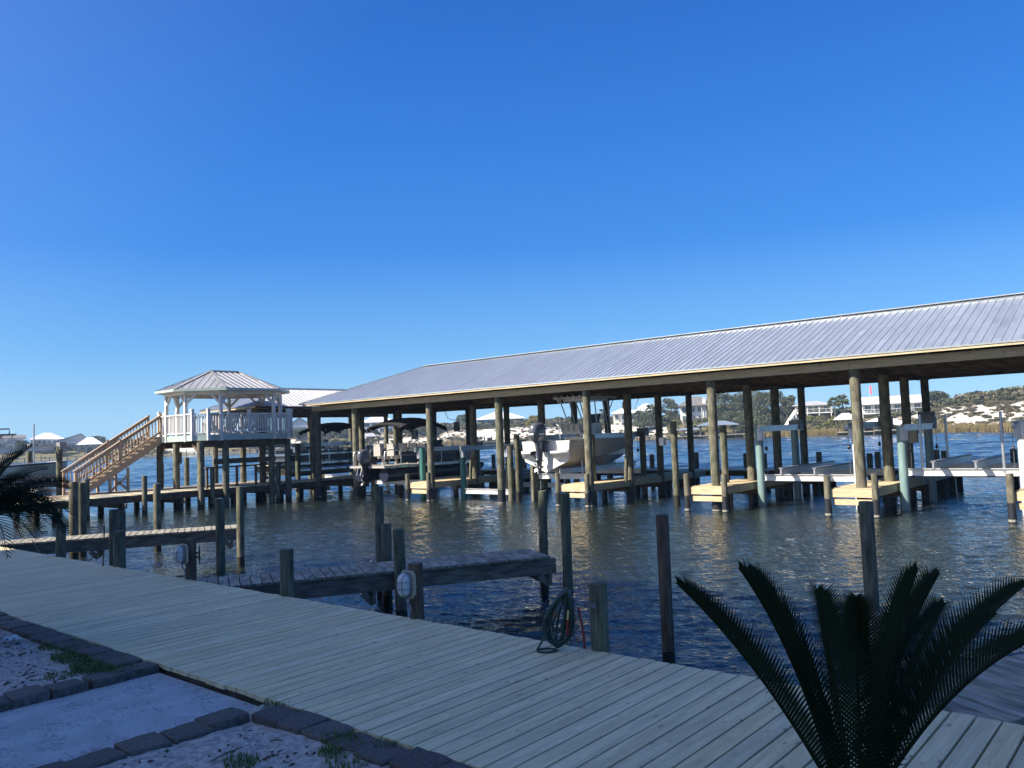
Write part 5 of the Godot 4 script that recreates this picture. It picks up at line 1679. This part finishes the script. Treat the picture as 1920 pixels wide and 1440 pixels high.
func oak(label: String, px: float, pyt: float, s: float, wpx: float, c0: Color, c1: Color, full := 1.0):
	var base := land_p(px, s)
	var d := shore(px) + s
	var top := far(px, pyt, d).y
	var w := wpx / FOC * d
	var h := top - base.y
	var o := thing("oak_tree", label, "tree", base, 0.0, "trees on the far shore")
	var t := B.new()
	var th := h * 0.45
	t.tube([Vector3(0, -0.6, 0), Vector3(0.1, th * 0.5, 0), Vector3(0.2, th, 0)], [h * 0.035, h * 0.028, h * 0.02], 8)
	for i in 5:
		var a := rv(0, TAU)
		t.tube([Vector3(0.1, th * rv(0.4, 0.8), 0), Vector3(cos(a) * w * 0.2, th * 1.1, sin(a) * w * 0.2), Vector3(cos(a) * w * 0.36, h * rv(0.6, 0.8), sin(a) * w * 0.3)], [h * 0.018, h * 0.012, h * 0.005], 6)
	part("trunk", t, M.pile_brown, o)
	var b := B.new()
	for i in int(24 * full):
		var a := rv(0, TAU)
		var rr := sqrt(rng.randf()) * 0.40
		var yy := rv(0.30, 0.92)
		var k := 1.0 - 0.75 * pow(absf(yy - 0.5) * 2.0, 2.0) * 0.7
		var cs := w * rv(0.10, 0.19)
		var sh := rv(0.75, 1.15)
		clump(b, Vector3(cos(a) * w * rr * k, minf(h * yy, h - cs * 0.5), sin(a) * w * rr * k), Vector3(cs, cs * 0.7, cs), 190, 0.26, c0 * sh, c1 * sh)
	part("crown", b, M.leaf, o)

func palm(label: String, px: float, pyt: float, s: float, rad: float):
	var base := land_p(px, s)
	var d := shore(px) + s
	var top := far(px, pyt, d).y - rad * 0.75 - base.y
	var o := thing("palm_tree", label, "palm", base, 0.0, "palms on the far shore")
	var t := B.new(); t.tube([Vector3(0, -0.5, 0), Vector3(0.12, top * 0.5, 0), Vector3(0.0, top, 0)], [0.24, 0.17, 0.16], 8); part("trunk", t, M.pile2, o)
	var b := B.new()
	for i in 46:
		var a := rv(0, TAU)
		var el := rv(-0.7, 1.3)
		var dr := Vector3(cos(a) * cos(el), sin(el), sin(a) * cos(el))
		var tip := Vector3(0, top, 0) + dr * rad * rv(0.8, 1.1) - Vector3(0, rad * 0.28, 0)
		var mid := Vector3(0, top, 0) + dr * rad * 0.62
		var sd := dr.cross(Vector3.UP).normalized() * rad * 0.15
		b.col = Color(0.05, 0.07, 0.025).lerp(Color(0.13, 0.14, 0.05), rng.randf())
		for f in 7:
			var ff := (f - 3) / 3.0
			b.tri(Vector3(0, top, 0) + dr * rad * 0.25, mid + sd * ff * 1.6 + Vector3(0, 0.05, 0), mid.lerp(tip, 1.0 - absf(ff) * 0.35) + sd * ff * 2.2)
			b.tri(mid + sd * ff * 1.3, mid + sd * (ff * 1.3 + 0.28), mid.lerp(tip, 1.0 - absf(ff) * 0.35) + sd * ff * 2.0)
	part("crown", b, M.leaf, o)

func vegetation():
	rng.seed = 301
	var g0 := Color(0.035, 0.045, 0.018)
	var g1 := Color(0.105, 0.11, 0.05)
	var lst := [[1258, 746, 40, 48, "round dark oak left of the grey-roofed house on the far shore"], [1375, 738, 34, 70, "wide oak behind the far boathouse with dark posts"], [1405, 727, 40, 90, "tallest broad oak on the far shore behind the lift"], [1440, 734, 36, 80, "broad oak right of the tallest one on the far shore"], [1478, 742, 36, 40, "small oak at the right end of the far oak grove"], [1390, 770, 20, 80, "low spreading oak at the foot of the far oak grove"], [1445, 778, 18, 70, "low bushy oak on the bank below the far oak grove"],
		[1168, 768, 60, 36, "oak behind the white far house with the chimney"], [1214, 775, 20, 60, "grey-green scrub oak in front of the white chimney house"], [1342, 775, 24, 40, "dark scrub oak beside the grey-roofed house"], [1600, 768, 30, 30, "dark oak beside the far palm pair"], [1130, 765, 50, 30, "oak standing behind the fishing boat's top on the far shore"],
		[1700, 742, 70, 60, "pine-topped oak above the white deck house"], [1660, 745, 75, 50, "oak crown rising behind the white deck house's roof"], [1755, 735, 60, 60, "scrubby oak above the dune's left end"], [640, 798, 30, 60, "grey-green oak seen under the boathouse's left end"], [600, 800, 34, 60, "oak beyond the silver pontoon's canopy"], [560, 806, 30, 50, "oak beside the white gabled far house"], [770, 793, 30, 50, "oak right of the white two-storey far house"], [802, 790, 26, 60, "scrub oak on the far dune behind the control box"], [700, 800, 20, 30, "low oak before the white two-storey far house"],
		[270, 822, 40, 60, "dark oak hedge behind the stair railing on the far shore"], [235, 824, 36, 50, "dark low oak beside the far pavilion"], [320, 820, 40, 60, "dark oak under the gazebo's left corner on the far shore"], [180, 818, 60, 40, "dark oak behind the far gabled house"], [85, 835, 22, 24, "round bush tree before the large white far house"], [118, 834, 20, 26, "dark shrub tree beside the grey gable wall"]]
	for q in lst: oak(q[4], q[0], q[1], q[2], q[3], g0, g1)
	oak("yellow-green willowy tree beside the teal far house", 1000, 780, 26, 36, Color(0.14, 0.12, 0.02), Color(0.26, 0.21, 0.05))
	for q in [[1355, 733, 30, 2.0, "tall palm left of the far oak grove"], [1568, 743, 24, 2.0, "left palm of the pair beside the beige far house"], [1583, 738, 26, 2.1, "right palm of the pair beside the beige far house"], [866, 776, 30, 2.6, "left palm of the pair on the far dune"], [876, 775, 32, 2.6, "right palm of the pair on the far dune"], [1222, 756, 34, 2.4, "palm beside the white chimney house"], [1200, 768, 24, 2.0, "short palm before the white chimney house"], [765, 784, 24, 2.4, "palm beside the white two-storey far house"], [38, 824, 24, 2.2, "palm before the small white far house"], [53, 830, 22, 2.2, "short palm beside the grey gabled far cottage"]]:
		palm(q[4], q[0], q[1], q[2], q[3])
	# scrub: a few bush meshes repeated over the dunes as one mass
	var bush := []
	for k in 3:
		var b := B.new()
		for i in 7: clump(b, Vector3(rv(-0.8, 0.8), rv(0.25, 0.9), rv(-0.8, 0.8)), Vector3(0.55, 0.42, 0.55), 60, 0.17, Color(0.5, 0.52, 0.45), Color(1, 1, 1))
		bush.append(b.mesh())
	var xf := [[], [], []]
	var cs := [[], [], []]
	for i in 8000:
		var px := rv(-300, 2500)
		var s := rv(4, 95)
		var p := land_p(px, s)
		var bn := bare(px, s, p)
		if bn > 0.3 and rng.randf() > 0.42: continue
		if s < 44 and rng.randf() < 0.25: continue
		if px < 480 and s < 34 and rng.randf() < 0.85: continue
		var sc := rv(0.5, 1.3) * (1.0 if s < 40 else 1.9)
		if bn > 0.3: sc *= rv(0.25, 0.6)
		var k := rng.randi() % 3
		xf[k].append(Transform3D(Basis(Vector3.UP, rv(0, TAU)).scaled(Vector3(sc * 1.3, sc * rv(0.7, 1.3), sc * 1.3)), p + Vector3(0, -0.15, 0)))
		var c := Color(0.06, 0.07, 0.03).lerp(Color(0.17, 0.155, 0.075), rng.randf())
		if px > 1160 and px < 1330 and s < 30 or (px > 1500 and px < 1600 and rng.randf() < 0.5) : c = Color(0.17, 0.17, 0.04)
		if rng.randf() < 0.12: c = Color(0.19, 0.165, 0.12)
		cs[k].append(c)
	for q in [[1750, 1990, 6.0, 42.0, 600], [930, 1140, 8.0, 40.0, 320], [700, 900, 8.0, 40.0, 260], [1150, 1250, 6.0, 20.0, 60]]:
		for i in q[4]:
			var px := rv(q[0], q[1])
			var s := rv(q[2], q[3])
			var p := land_p(px, s)
			if ln2.get_noise_2d(p.x * 1.3 + 70.0, p.z * 1.3) < -0.02: continue
			var sc := rv(0.18, 0.55)
			var k := rng.randi() % 3
			xf[k].append(Transform3D(Basis(Vector3.UP, rv(0, TAU)).scaled(Vector3(sc * 1.7, sc, sc * 1.7)), p + Vector3(0, -0.05, 0)))
			cs[k].append(Color(0.07, 0.072, 0.04).lerp(Color(0.2, 0.16, 0.09), rng.randf()))
	for k in 3:
		multi("dune_scrub", "low grey-green scrub covering the far dunes", "scrub", bush[k], xf[k], cs[k])
	# marsh grass at the water's edge
	var gb := B.new()
	for i in 34:
		var p := Vector3(rv(-0.6, 0.6), 0, rv(-0.5, 0.5))
		var h := rv(0.6, 1.25)
		var dr := Vector3(rv(-0.25, 0.25), 0, rv(-0.25, 0.25))
		var sd := Vector3(rv(-1, 1), 0, rv(-1, 1)).normalized() * 0.03
		gb.col = Color(1, 1, 1) * rv(0.6, 1.1)
		gb.quad(p - sd, p + sd, p + sd * 0.3 + dr + Vector3(0, h, 0), p - sd * 0.3 + dr + Vector3(0, h, 0))
	var gm := gb.mesh()
	var gx := []
	var gc := []
	for i in 3000:
		var px := rv(480, 2300)
		if (px > 940 and px < 1340) or (px > 1345 and px < 1480 and rng.randf() < 0.7): continue
		if px < 940 and rng.randf() < 0.4: continue
		var s := absf(rng.randfn()) * 3.0 - 0.6
		var p := land_p(px, s)
		p.y = maxf(p.y, -0.1)
		gx.append(Transform3D(Basis(Vector3.UP, rv(0, TAU)).scaled(Vector3(1.2, rv(0.8, 1.5), 1.2)), p))
		gc.append(Color(0.13, 0.11, 0.04).lerp(Color(0.28, 0.21, 0.09), rng.randf()))
	multi("marsh_grass", "tan marsh grass fringing the far shore", "marsh grass", gm, gx, gc)

func multi(called: String, label: String, cat: String, m: Mesh, xf: Array, cs: Array):
	var mm := MultiMesh.new()
	mm.transform_format = MultiMesh.TRANSFORM_3D
	mm.use_colors = true
	mm.mesh = m
	mm.instance_count = xf.size()
	for i in xf.size():
		mm.set_instance_transform(i, xf[i]); mm.set_instance_color(i, cs[i])
	var o := MultiMeshInstance3D.new()
	o.name = numbered(called); o.multimesh = mm; o.material_override = M.leaf
	add_child(o)
	tag(o, label, cat); o.set_meta("kind", "stuff")

# ---------------------------------------------------------------- far houses
# px0..px1 = width in the photo, pb / pe / pt = photo rows of base, eave, roof top
func house(label: String, px0: float, px1: float, pb: float, pe: float, pt: float, inland: float, dep: float, roof: String, wallm: String, roofm: String, storeys: int, nw: int, stilts := 0.0, deck := false, gable := 0.0) -> Node3D:
	var pc := (px0 + px1) / 2
	var d := shore(pc) + inland
	var a := far(px0, pb, d)
	var b := far(px1, pb, d)
	var w := Vector2(b.x - a.x, b.z - a.z).length()
	var y0 := (a.y + b.y) / 2
	var ye := far(pc, pe, d).y - y0
	var yt := far(pc, pt, d).y - y0
	var dx := (b - a); dx.y = 0; dx = dx.normalized()
	var o := thing("house", label, "house", Vector3((a.x + b.x) / 2, y0, (a.z + b.z) / 2), atan2(-dx.z, dx.x), "houses on the far shore")
	# local: x to the right in the photo, +z towards the camera, front wall at z = 0
	var sh := stilts * ye
	var wb := B.new()
	wb.box(Vector3(0, (ye + sh) / 2, -dep / 2), Vector3(w * 0.94, ye - sh, dep)); part("wall", wb, M[wallm], o)
	if stilts > 0:
		var n := maxi(3, int(w / 3.5))
		for i in n + 1:
			for z in [-0.2, -dep * 0.5]:
				var s := B.new(); s.box(Vector3(-w * 0.46 + w * 0.92 * i / n, sh / 2 - 1.2, z), Vector3(0.35, sh + 2.4, 0.35)); part("stilt", s, M.house_white, o)
		var v := B.new(); v.box(Vector3(0, sh / 2 - 0.6, -dep * 0.65), Vector3(w * 0.86, sh + 1.2, dep * 0.6)); part("lower_wall", v, M[wallm], o)
		for i in 3:
			var g := B.new(); g.box(Vector3(-w * 0.28 + i * w * 0.28, sh * 0.45, -dep * 0.345), Vector3(w * 0.17, sh * 0.8, 0.05)); part("garage_door", g, M.stucco_grey, o)
	else:
		var f := B.new(); f.box(Vector3(0, -1.0, -dep / 2), Vector3(w * 0.93, 2.0, dep * 0.98)); part("foundation", f, M[wallm], o)
	if deck:
		var f := B.new(); f.box(Vector3(0, sh - 0.12, 0.9), Vector3(w, 0.25, 1.9)); part("deck_floor", f, M.house_white, o)
		f = B.new(); f.box(Vector3(0, sh + 0.95, 1.8), Vector3(w, 0.08, 0.08)); part("deck_rail", f, M.house_white, o)
		var n := maxi(4, int(w / 1.6))
		for i in n + 1:
			f = B.new(); f.box(Vector3(-w / 2 + 0.05 + (w - 0.1) * i / n, sh + 0.45, 1.8), Vector3(0.07, 0.95, 0.07)); part("deck_baluster", f, M.house_white, o)
		for i in 4:
			f = B.new(); f.box(Vector3(-w * 0.46 + w * 0.92 * i / 3.0, ye / 2 - 0.6, 1.75), Vector3(0.2, ye + 1.1, 0.2)); part("deck_post", f, M.house_white, o)
	var fh := (ye - sh) / storeys
	for st in storeys:
		for i in nw:
			var x := -w * 0.45 + w * 0.9 * (i + 0.5) / nw
			var ww := minf(w * 0.9 / nw * 0.62, 2.6)
			var hh := minf(fh * 0.6, 1.9)
			var y := sh + fh * (st + 0.52)
			var f := B.new()
			f.box(Vector3(x, y + hh / 2, 0.03), Vector3(ww + 0.2, 0.1, 0.1)); f.box(Vector3(x, y - hh / 2, 0.03), Vector3(ww + 0.2, 0.1, 0.12))
			f.box(Vector3(x - ww / 2, y, 0.03), Vector3(0.1, hh - 0.1, 0.1)); f.box(Vector3(x + ww / 2, y, 0.03), Vector3(0.1, hh - 0.1, 0.1)); f.box(Vector3(x, y, 0.025), Vector3(0.07, hh - 0.1, 0.08))
			var wn := part("window", f, M.house_white, o)
			var g := B.new(); g.box(Vector3(x, y, 0.012), Vector3(ww, hh, 0.02)); part("pane", g, M.glass, wn)
	var ov := 0.7
	var r := B.new()
	var hw := w / 2 + ov * 0.6
	var zf := ov + (1.9 if deck else 0.0) * 0.8
	var zb := -dep - ov
	var E := [Vector3(-hw, ye, zf), Vector3(hw, ye, zf), Vector3(hw, ye, zb), Vector3(-hw, ye, zb)]
	var zm := (zf + zb) / 2
	if roof == "hip":
		var q := minf(hw * 0.8, (zf - zb) / 2 * 1.1)
		var A := Vector3(-hw + q, yt, zm)
		var Z := Vector3(hw - q, yt, zm)
		r.quad(E[0], E[1], Z, A); r.quad(E[2], E[3], A, Z); r.tri(E[1], E[2], Z); r.tri(E[3], E[0], A)
	elif roof == "gable":   # ridge parallel to the front
		var A := Vector3(-hw, yt, zm)
		var Z := Vector3(hw, yt, zm)
		r.quad(E[0], E[1], Z, A); r.quad(E[2], E[3], A, Z)
		var gb := B.new(); gb.tri(Vector3(w * 0.47, ye, -0.1), Vector3(w * 0.47, ye, -dep), Vector3(w * 0.47, yt - 0.3, zm)); gb.tri(Vector3(-w * 0.47, ye, -dep), Vector3(-w * 0.47, ye, -0.1), Vector3(-w * 0.47, yt - 0.3, zm)); part("gable_wall", gb, M[wallm], o)
	else:                   # gable end towards the camera
		var A := Vector3(gable * w, yt, zf)
		var Z := Vector3(gable * w, yt, zb)
		r.quad(E[0], A, Z, E[3]); r.quad(A, E[1], E[2], Z)
		var gb := B.new(); gb.tri(Vector3(-w * 0.47, ye, 0.0), Vector3(w * 0.47, ye, 0.0), Vector3(gable * w, yt - 0.25, 0.0)); part("gable_wall", gb, M[wallm], o)
	r.quad(E[0] + Vector3(0, -0.22, 0), E[1] + Vector3(0, -0.22, 0), E[1], E[0]); r.quad(E[1] + Vector3(0, -0.22, 0), E[2] + Vector3(0, -0.22, 0), E[2], E[1]); r.quad(E[3] + Vector3(0, -0.22, 0), E[0] + Vector3(0, -0.22, 0), E[0], E[3])
	r.quad(E[3] + Vector3(0, -0.22, 0), E[2] + Vector3(0, -0.22, 0), E[1] + Vector3(0, -0.22, 0), E[0] + Vector3(0, -0.22, 0))
	var ro := part("roof", r, M[roofm], o)
	return o
func chimney(o: Node3D, x: float, y0: float, y1: float, w: float, z: float):
	var b := B.new(); b.box(Vector3(x, (y0 + y1) / 2, z), Vector3(w, y1 - y0, w)); b.box(Vector3(x, y1 + 0.1, z), Vector3(w * 1.2, 0.2, w * 1.2)); part("chimney", b, M.house_white, o)

func houses():
	house("grey far house with small white window behind the blue boat", -40, 47, 850, 822, 816, 34, 12, "gable", "stucco_grey", "shingle_grey", 1, 3)
	house("small white gabled far cottage with porch", 12, 40, 846, 833, 824, 26, 8, "front", "house_white", "metal_white", 1, 2)
	house("small grey far cottage with white roof beside a palm", 38, 58, 845, 831, 824, 28, 9, "front", "stucco_grey", "metal_white", 1, 1)
	house("large white two-storey far house with wide hipped roof", 56, 119, 850, 823, 811, 52, 16, "hip", "stucco", "metal_white", 2, 6)
	house("far house with white roof and tall grey gable wall", 97, 168, 846, 829, 813, 36, 18, "front", "stucco_grey", "metal_white", 1, 3, 0.0, false, 0.28)
	house("low open far pavilion with white hipped roof", 145, 192, 847, 833, 819, 24, 12, "hip", "stucco_beige", "metal_white", 1, 4, 0.6)
	house("white far house with two steep gables behind the wing boathouse", 538, 586, 822, 800, 782, 34, 12, "front", "house_white", "metal_white", 1, 3)
	house("white two-storey far house with white hipped roof", 678, 742, 822, 791, 778, 34, 14, "hip", "house_white", "metal_white", 2, 4, 0.3)
	house("low teal-walled far house with broad white roof", 893, 984, 800, 785, 771, 46, 14, "hip", "stucco_teal", "metal_white", 1, 6)
	var h := house("two-storey white far house with white roof", 1150, 1196, 806, 774, 764, 34, 12, "hip", "stucco", "metal_white", 2, 4, 0.0, true)
	h = house("white-roofed far house with a square white chimney", 1190, 1236, 792, 770, 756, 50, 12, "hip", "house_white", "metal_white", 1, 3)
	chimney(h, 3.4, 2, 6.6, 1.3, -4)
	h = house("grey-roofed far house with white chimney and balcony", 1274, 1340, 792, 760, 742, 38, 12, "hip", "house_white", "shingle_grey", 2, 4, 0.0, true)
	chimney(h, 2.5, 0, 7.6, 1.1, 0.6)
	house("long beige far house with grey roof on white stilts", 1490, 1562, 784, 759, 751, 36, 12, "hip", "stucco_beige", "roof_white", 1, 4, 0.42, true)
	house("teal-walled far house half hidden by the oak grove", 1466, 1500, 778, 760, 756, 44, 10, "hip", "stucco_teal", "shingle_grey", 1, 3)
	house("big white modern far house with decks on stilts", 1614, 1738, 788, 755, 741, 34, 14, "gable", "house_white", "metal_white", 1, 6, 0.45, true)
	# flag mast
	var p := far(1631, 742, shore(1631) + 30)
	var t := thing("flag_mast", "flagpole with furled red flag above the white deck house", "flag", p)
	var b := B.new(); b.tube([Vector3(0, -8, 0), Vector3(0, 2.6, 0)], [0.06, 0.04], 8); part("pole", b, M.house_white, t)
	b = B.new()
	var rows := []
	for i in 7:
		var r := []
		for j in 4: r.append(Vector3(0.05 + j * 0.16 + 0.04 * sin(i * 1.3), 2.5 - i * 0.35, 0.08 * sin(j * 2.0 + i)))
		rows.append(r)
	b.skin(rows); part("cloth", b, M.flag, t)

func far_boathouse(label: String, px0: float, px1: float, pb: float, pe: float, pt: float, off: float, m: String):
	var pc := (px0 + px1) / 2
	var d := shore(pc) + off
	var a := far(px0, pb, d)
	var b := far(px1, pb, d)
	var w := Vector2(b.x - a.x, b.z - a.z).length()
	var ye := far(pc, pe, d).y
	var yt := far(pc, pt, d).y
	var dx := (b - a); dx.y = 0; dx = dx.normalized()
	var o := thing("far_boathouse", label, "boathouse", Vector3((a.x + b.x) / 2, 0, (a.z + b.z) / 2), atan2(-dx.z, dx.x), "boathouses on the far shore")
	var dep := 7.0
	for i in 4:
		for z in [0.0, -dep / 2, -dep]:
			var s := B.new(); s.tube([Vector3(-w * 0.46 + w * 0.92 * i / 3.0, -1, z), Vector3(-w * 0.46 + w * 0.92 * i / 3.0, ye, z)], [0.16, 0.16], 8); part("post", s, M.pile_brown, o)
	var dk := B.new(); dk.box(Vector3(0, 0.75, -dep / 2), Vector3(w * 1.05, 0.2, dep + 1.2)); part("deck", dk, M.grey_board2, o)
	var r := B.new()
	var hw := w / 2 + 0.5
	var E := [Vector3(-hw, ye, 0.8), Vector3(hw, ye, 0.8), Vector3(hw, ye, -dep - 0.8), Vector3(-hw, ye, -dep - 0.8)]
	var q := minf(hw * 0.7, 3.4)
	var A := Vector3(-hw + q, yt, -dep / 2)
	var Z := Vector3(hw - q, yt, -dep / 2)
	r.quad(E[0], E[1], Z, A); r.quad(E[2], E[3], A, Z); r.tri(E[1], E[2], Z); r.tri(E[3], E[0], A)
	r.quad(E[0] + Vector3(0, -0.2, 0), E[1] + Vector3(0, -0.2, 0), E[1], E[0]); r.quad(E[3] + Vector3(0, -0.2, 0), E[2] + Vector3(0, -0.2, 0), E[1] + Vector3(0, -0.2, 0), E[0] + Vector3(0, -0.2, 0))
	part("roof", r, M[m], o)
	var bt := B.new(); bt.skin(hull_rows(5.5, 2.0, 0.9)); var q2 := part("moored_hull", bt, M.gel, o); q2.position = Vector3(0.5, 1.2, -0.8)

func far_docks():
	far_boathouse("dark-posted far boathouse with low grey hipped roof", 1312, 1384, 830, 796, 789, -6, "roof")
	far_boathouse("low flat-roofed far boathouse left of the dark-posted one", 1268, 1316, 828, 805, 802, -3, "roof")
	far_boathouse("small white hipped-roof far boathouse beside the marsh grass", 1570, 1606, 824, 785, 774, -8, "metal_white")
	far_boathouse("white-roofed far boathouse below the white deck house", 1618, 1698, 820, 793, 783, -4, "metal_white")
	far_boathouse("white-roofed far boathouse on the dune's foot", 894, 938, 838, 817, 806, -4, "metal_white")
	far_boathouse("pale far boathouse seen under the silver pontoon's canopy", 676, 712, 846, 818, 812, -6, "roof_white")
	far_boathouse("small far boathouse seen beneath the gazebo floor", 452, 500, 852, 838, 835, -8, "roof_white")
	# plain docks: deck strip and a row of piles
	var k := [[1195, 1262, 823, "low far dock with grey piles before the bare sand"], [1342, 1402, 830, "low far dock right of the dark-posted boathouse"], [980, 1090, 833, "low far dock at the foot of the white dune"], [110, 300, 858, "long low far dock on the left bank"], [306, 420, 855, "long far dock seen under the gazebo"], [505, 600, 848, "far dock with white piles seen past the gazebo posts"], [1640, 1745, 815, "white far bulkhead dock below the deck house"], [30, 108, 862, "far dock seen past the blue fishing boat"]]
	for q in k:
		var pm: float = (q[0] + q[1]) / 2.0
		var d := shore(pm) - 3
		var a := far(q[0], 820, d); var b := far(q[1], 820, d)
		a.y = 0; b.y = 0
		var o := thing("far_dock", q[3], "dock", Vector3.ZERO, 0.0, "docks on the far shore")
		var s := B.new(); s.beam(a + Vector3(0, 0.9, 0), b + Vector3(0, 0.9, 0), 1.8, 0.2); part("deck", s, M.grey_board2, o)
		var n := int((b - a).length() / 2.6)
		for i in n + 1:
			var p := a.lerp(b, float(i) / n)
			var t := B.new(); t.tube([p + Vector3(0, -0.8, 0), p + Vector3(0, 1.0 + (0.9 if i % 3 == 0 else 0.0), 0)], [0.15, 0.15], 7); part("pile", t, M.pile_brown if q[0] != 505 else M.white, o)
	# sloping gangways
	for q in [[1432, 826, 1462, 808, "white sloping gangway on the far shore beside the lift"], [1265, 822, 1300, 806, "white sloping boat ramp by the far boathouse"]]:
		var d := shore(q[0]) - 2
		var s := B.new(); s.beam(far(q[0], q[1], d), far(q[2], q[3], d + 6), 1.2, 0.25)
		solo("gangway", s, M.house_white, q[4], "gangway")
	# stairs over the bank at the beige house
	var st := thing("bank_stairs", "white wooden stairs down the bank by the beige far house", "stairs")
	for q in [[1474, 798, 1492, 770], [1480, 786, 1500, 784]]:
		var d := shore(1480) + 14
		var s := B.new(); s.beam(far(q[0], q[1], d), far(q[2], q[3], d + 4), 1.0, 0.3); part("flight", s, M.house_white, st)

# tall apartment block behind the viewer: its shadow falls over the boardwalk
func apartment():
	var o := thing("apartment_block", "tall pale apartment block standing behind the boardwalk", "building", Vector3(0, 0.7, 12.0))
	var xl := -28.0
	var xr := -5.5
	var h := 23.1
	var b := B.new(); b.box(Vector3((xl + xr) / 2, h / 2, 7), Vector3(xr - xl, h, 14)); part("wall", b, M.house_white, o)
	b = B.new(); b.box(Vector3((xl + xr) / 2, h + 0.2, 7), Vector3(xr - xl + 0.4, 0.4, 14.4)); part("roof", b, M.shingle_grey, o)
	for f in 7:
		b = B.new(); b.box(Vector3((xl + xr) / 2, 3.0 + f * 3.0, -0.6), Vector3(xr - xl, 0.2, 1.2)); part("balcony_slab", b, M.stucco, o)
		for i in 4:
			b = B.new(); b.box(Vector3(xl + 2.6 + i * 5.0, 1.5 + f * 3.0, -0.03), Vector3(2.6, 2.1, 0.05)); part("window", b, M.glass, o)
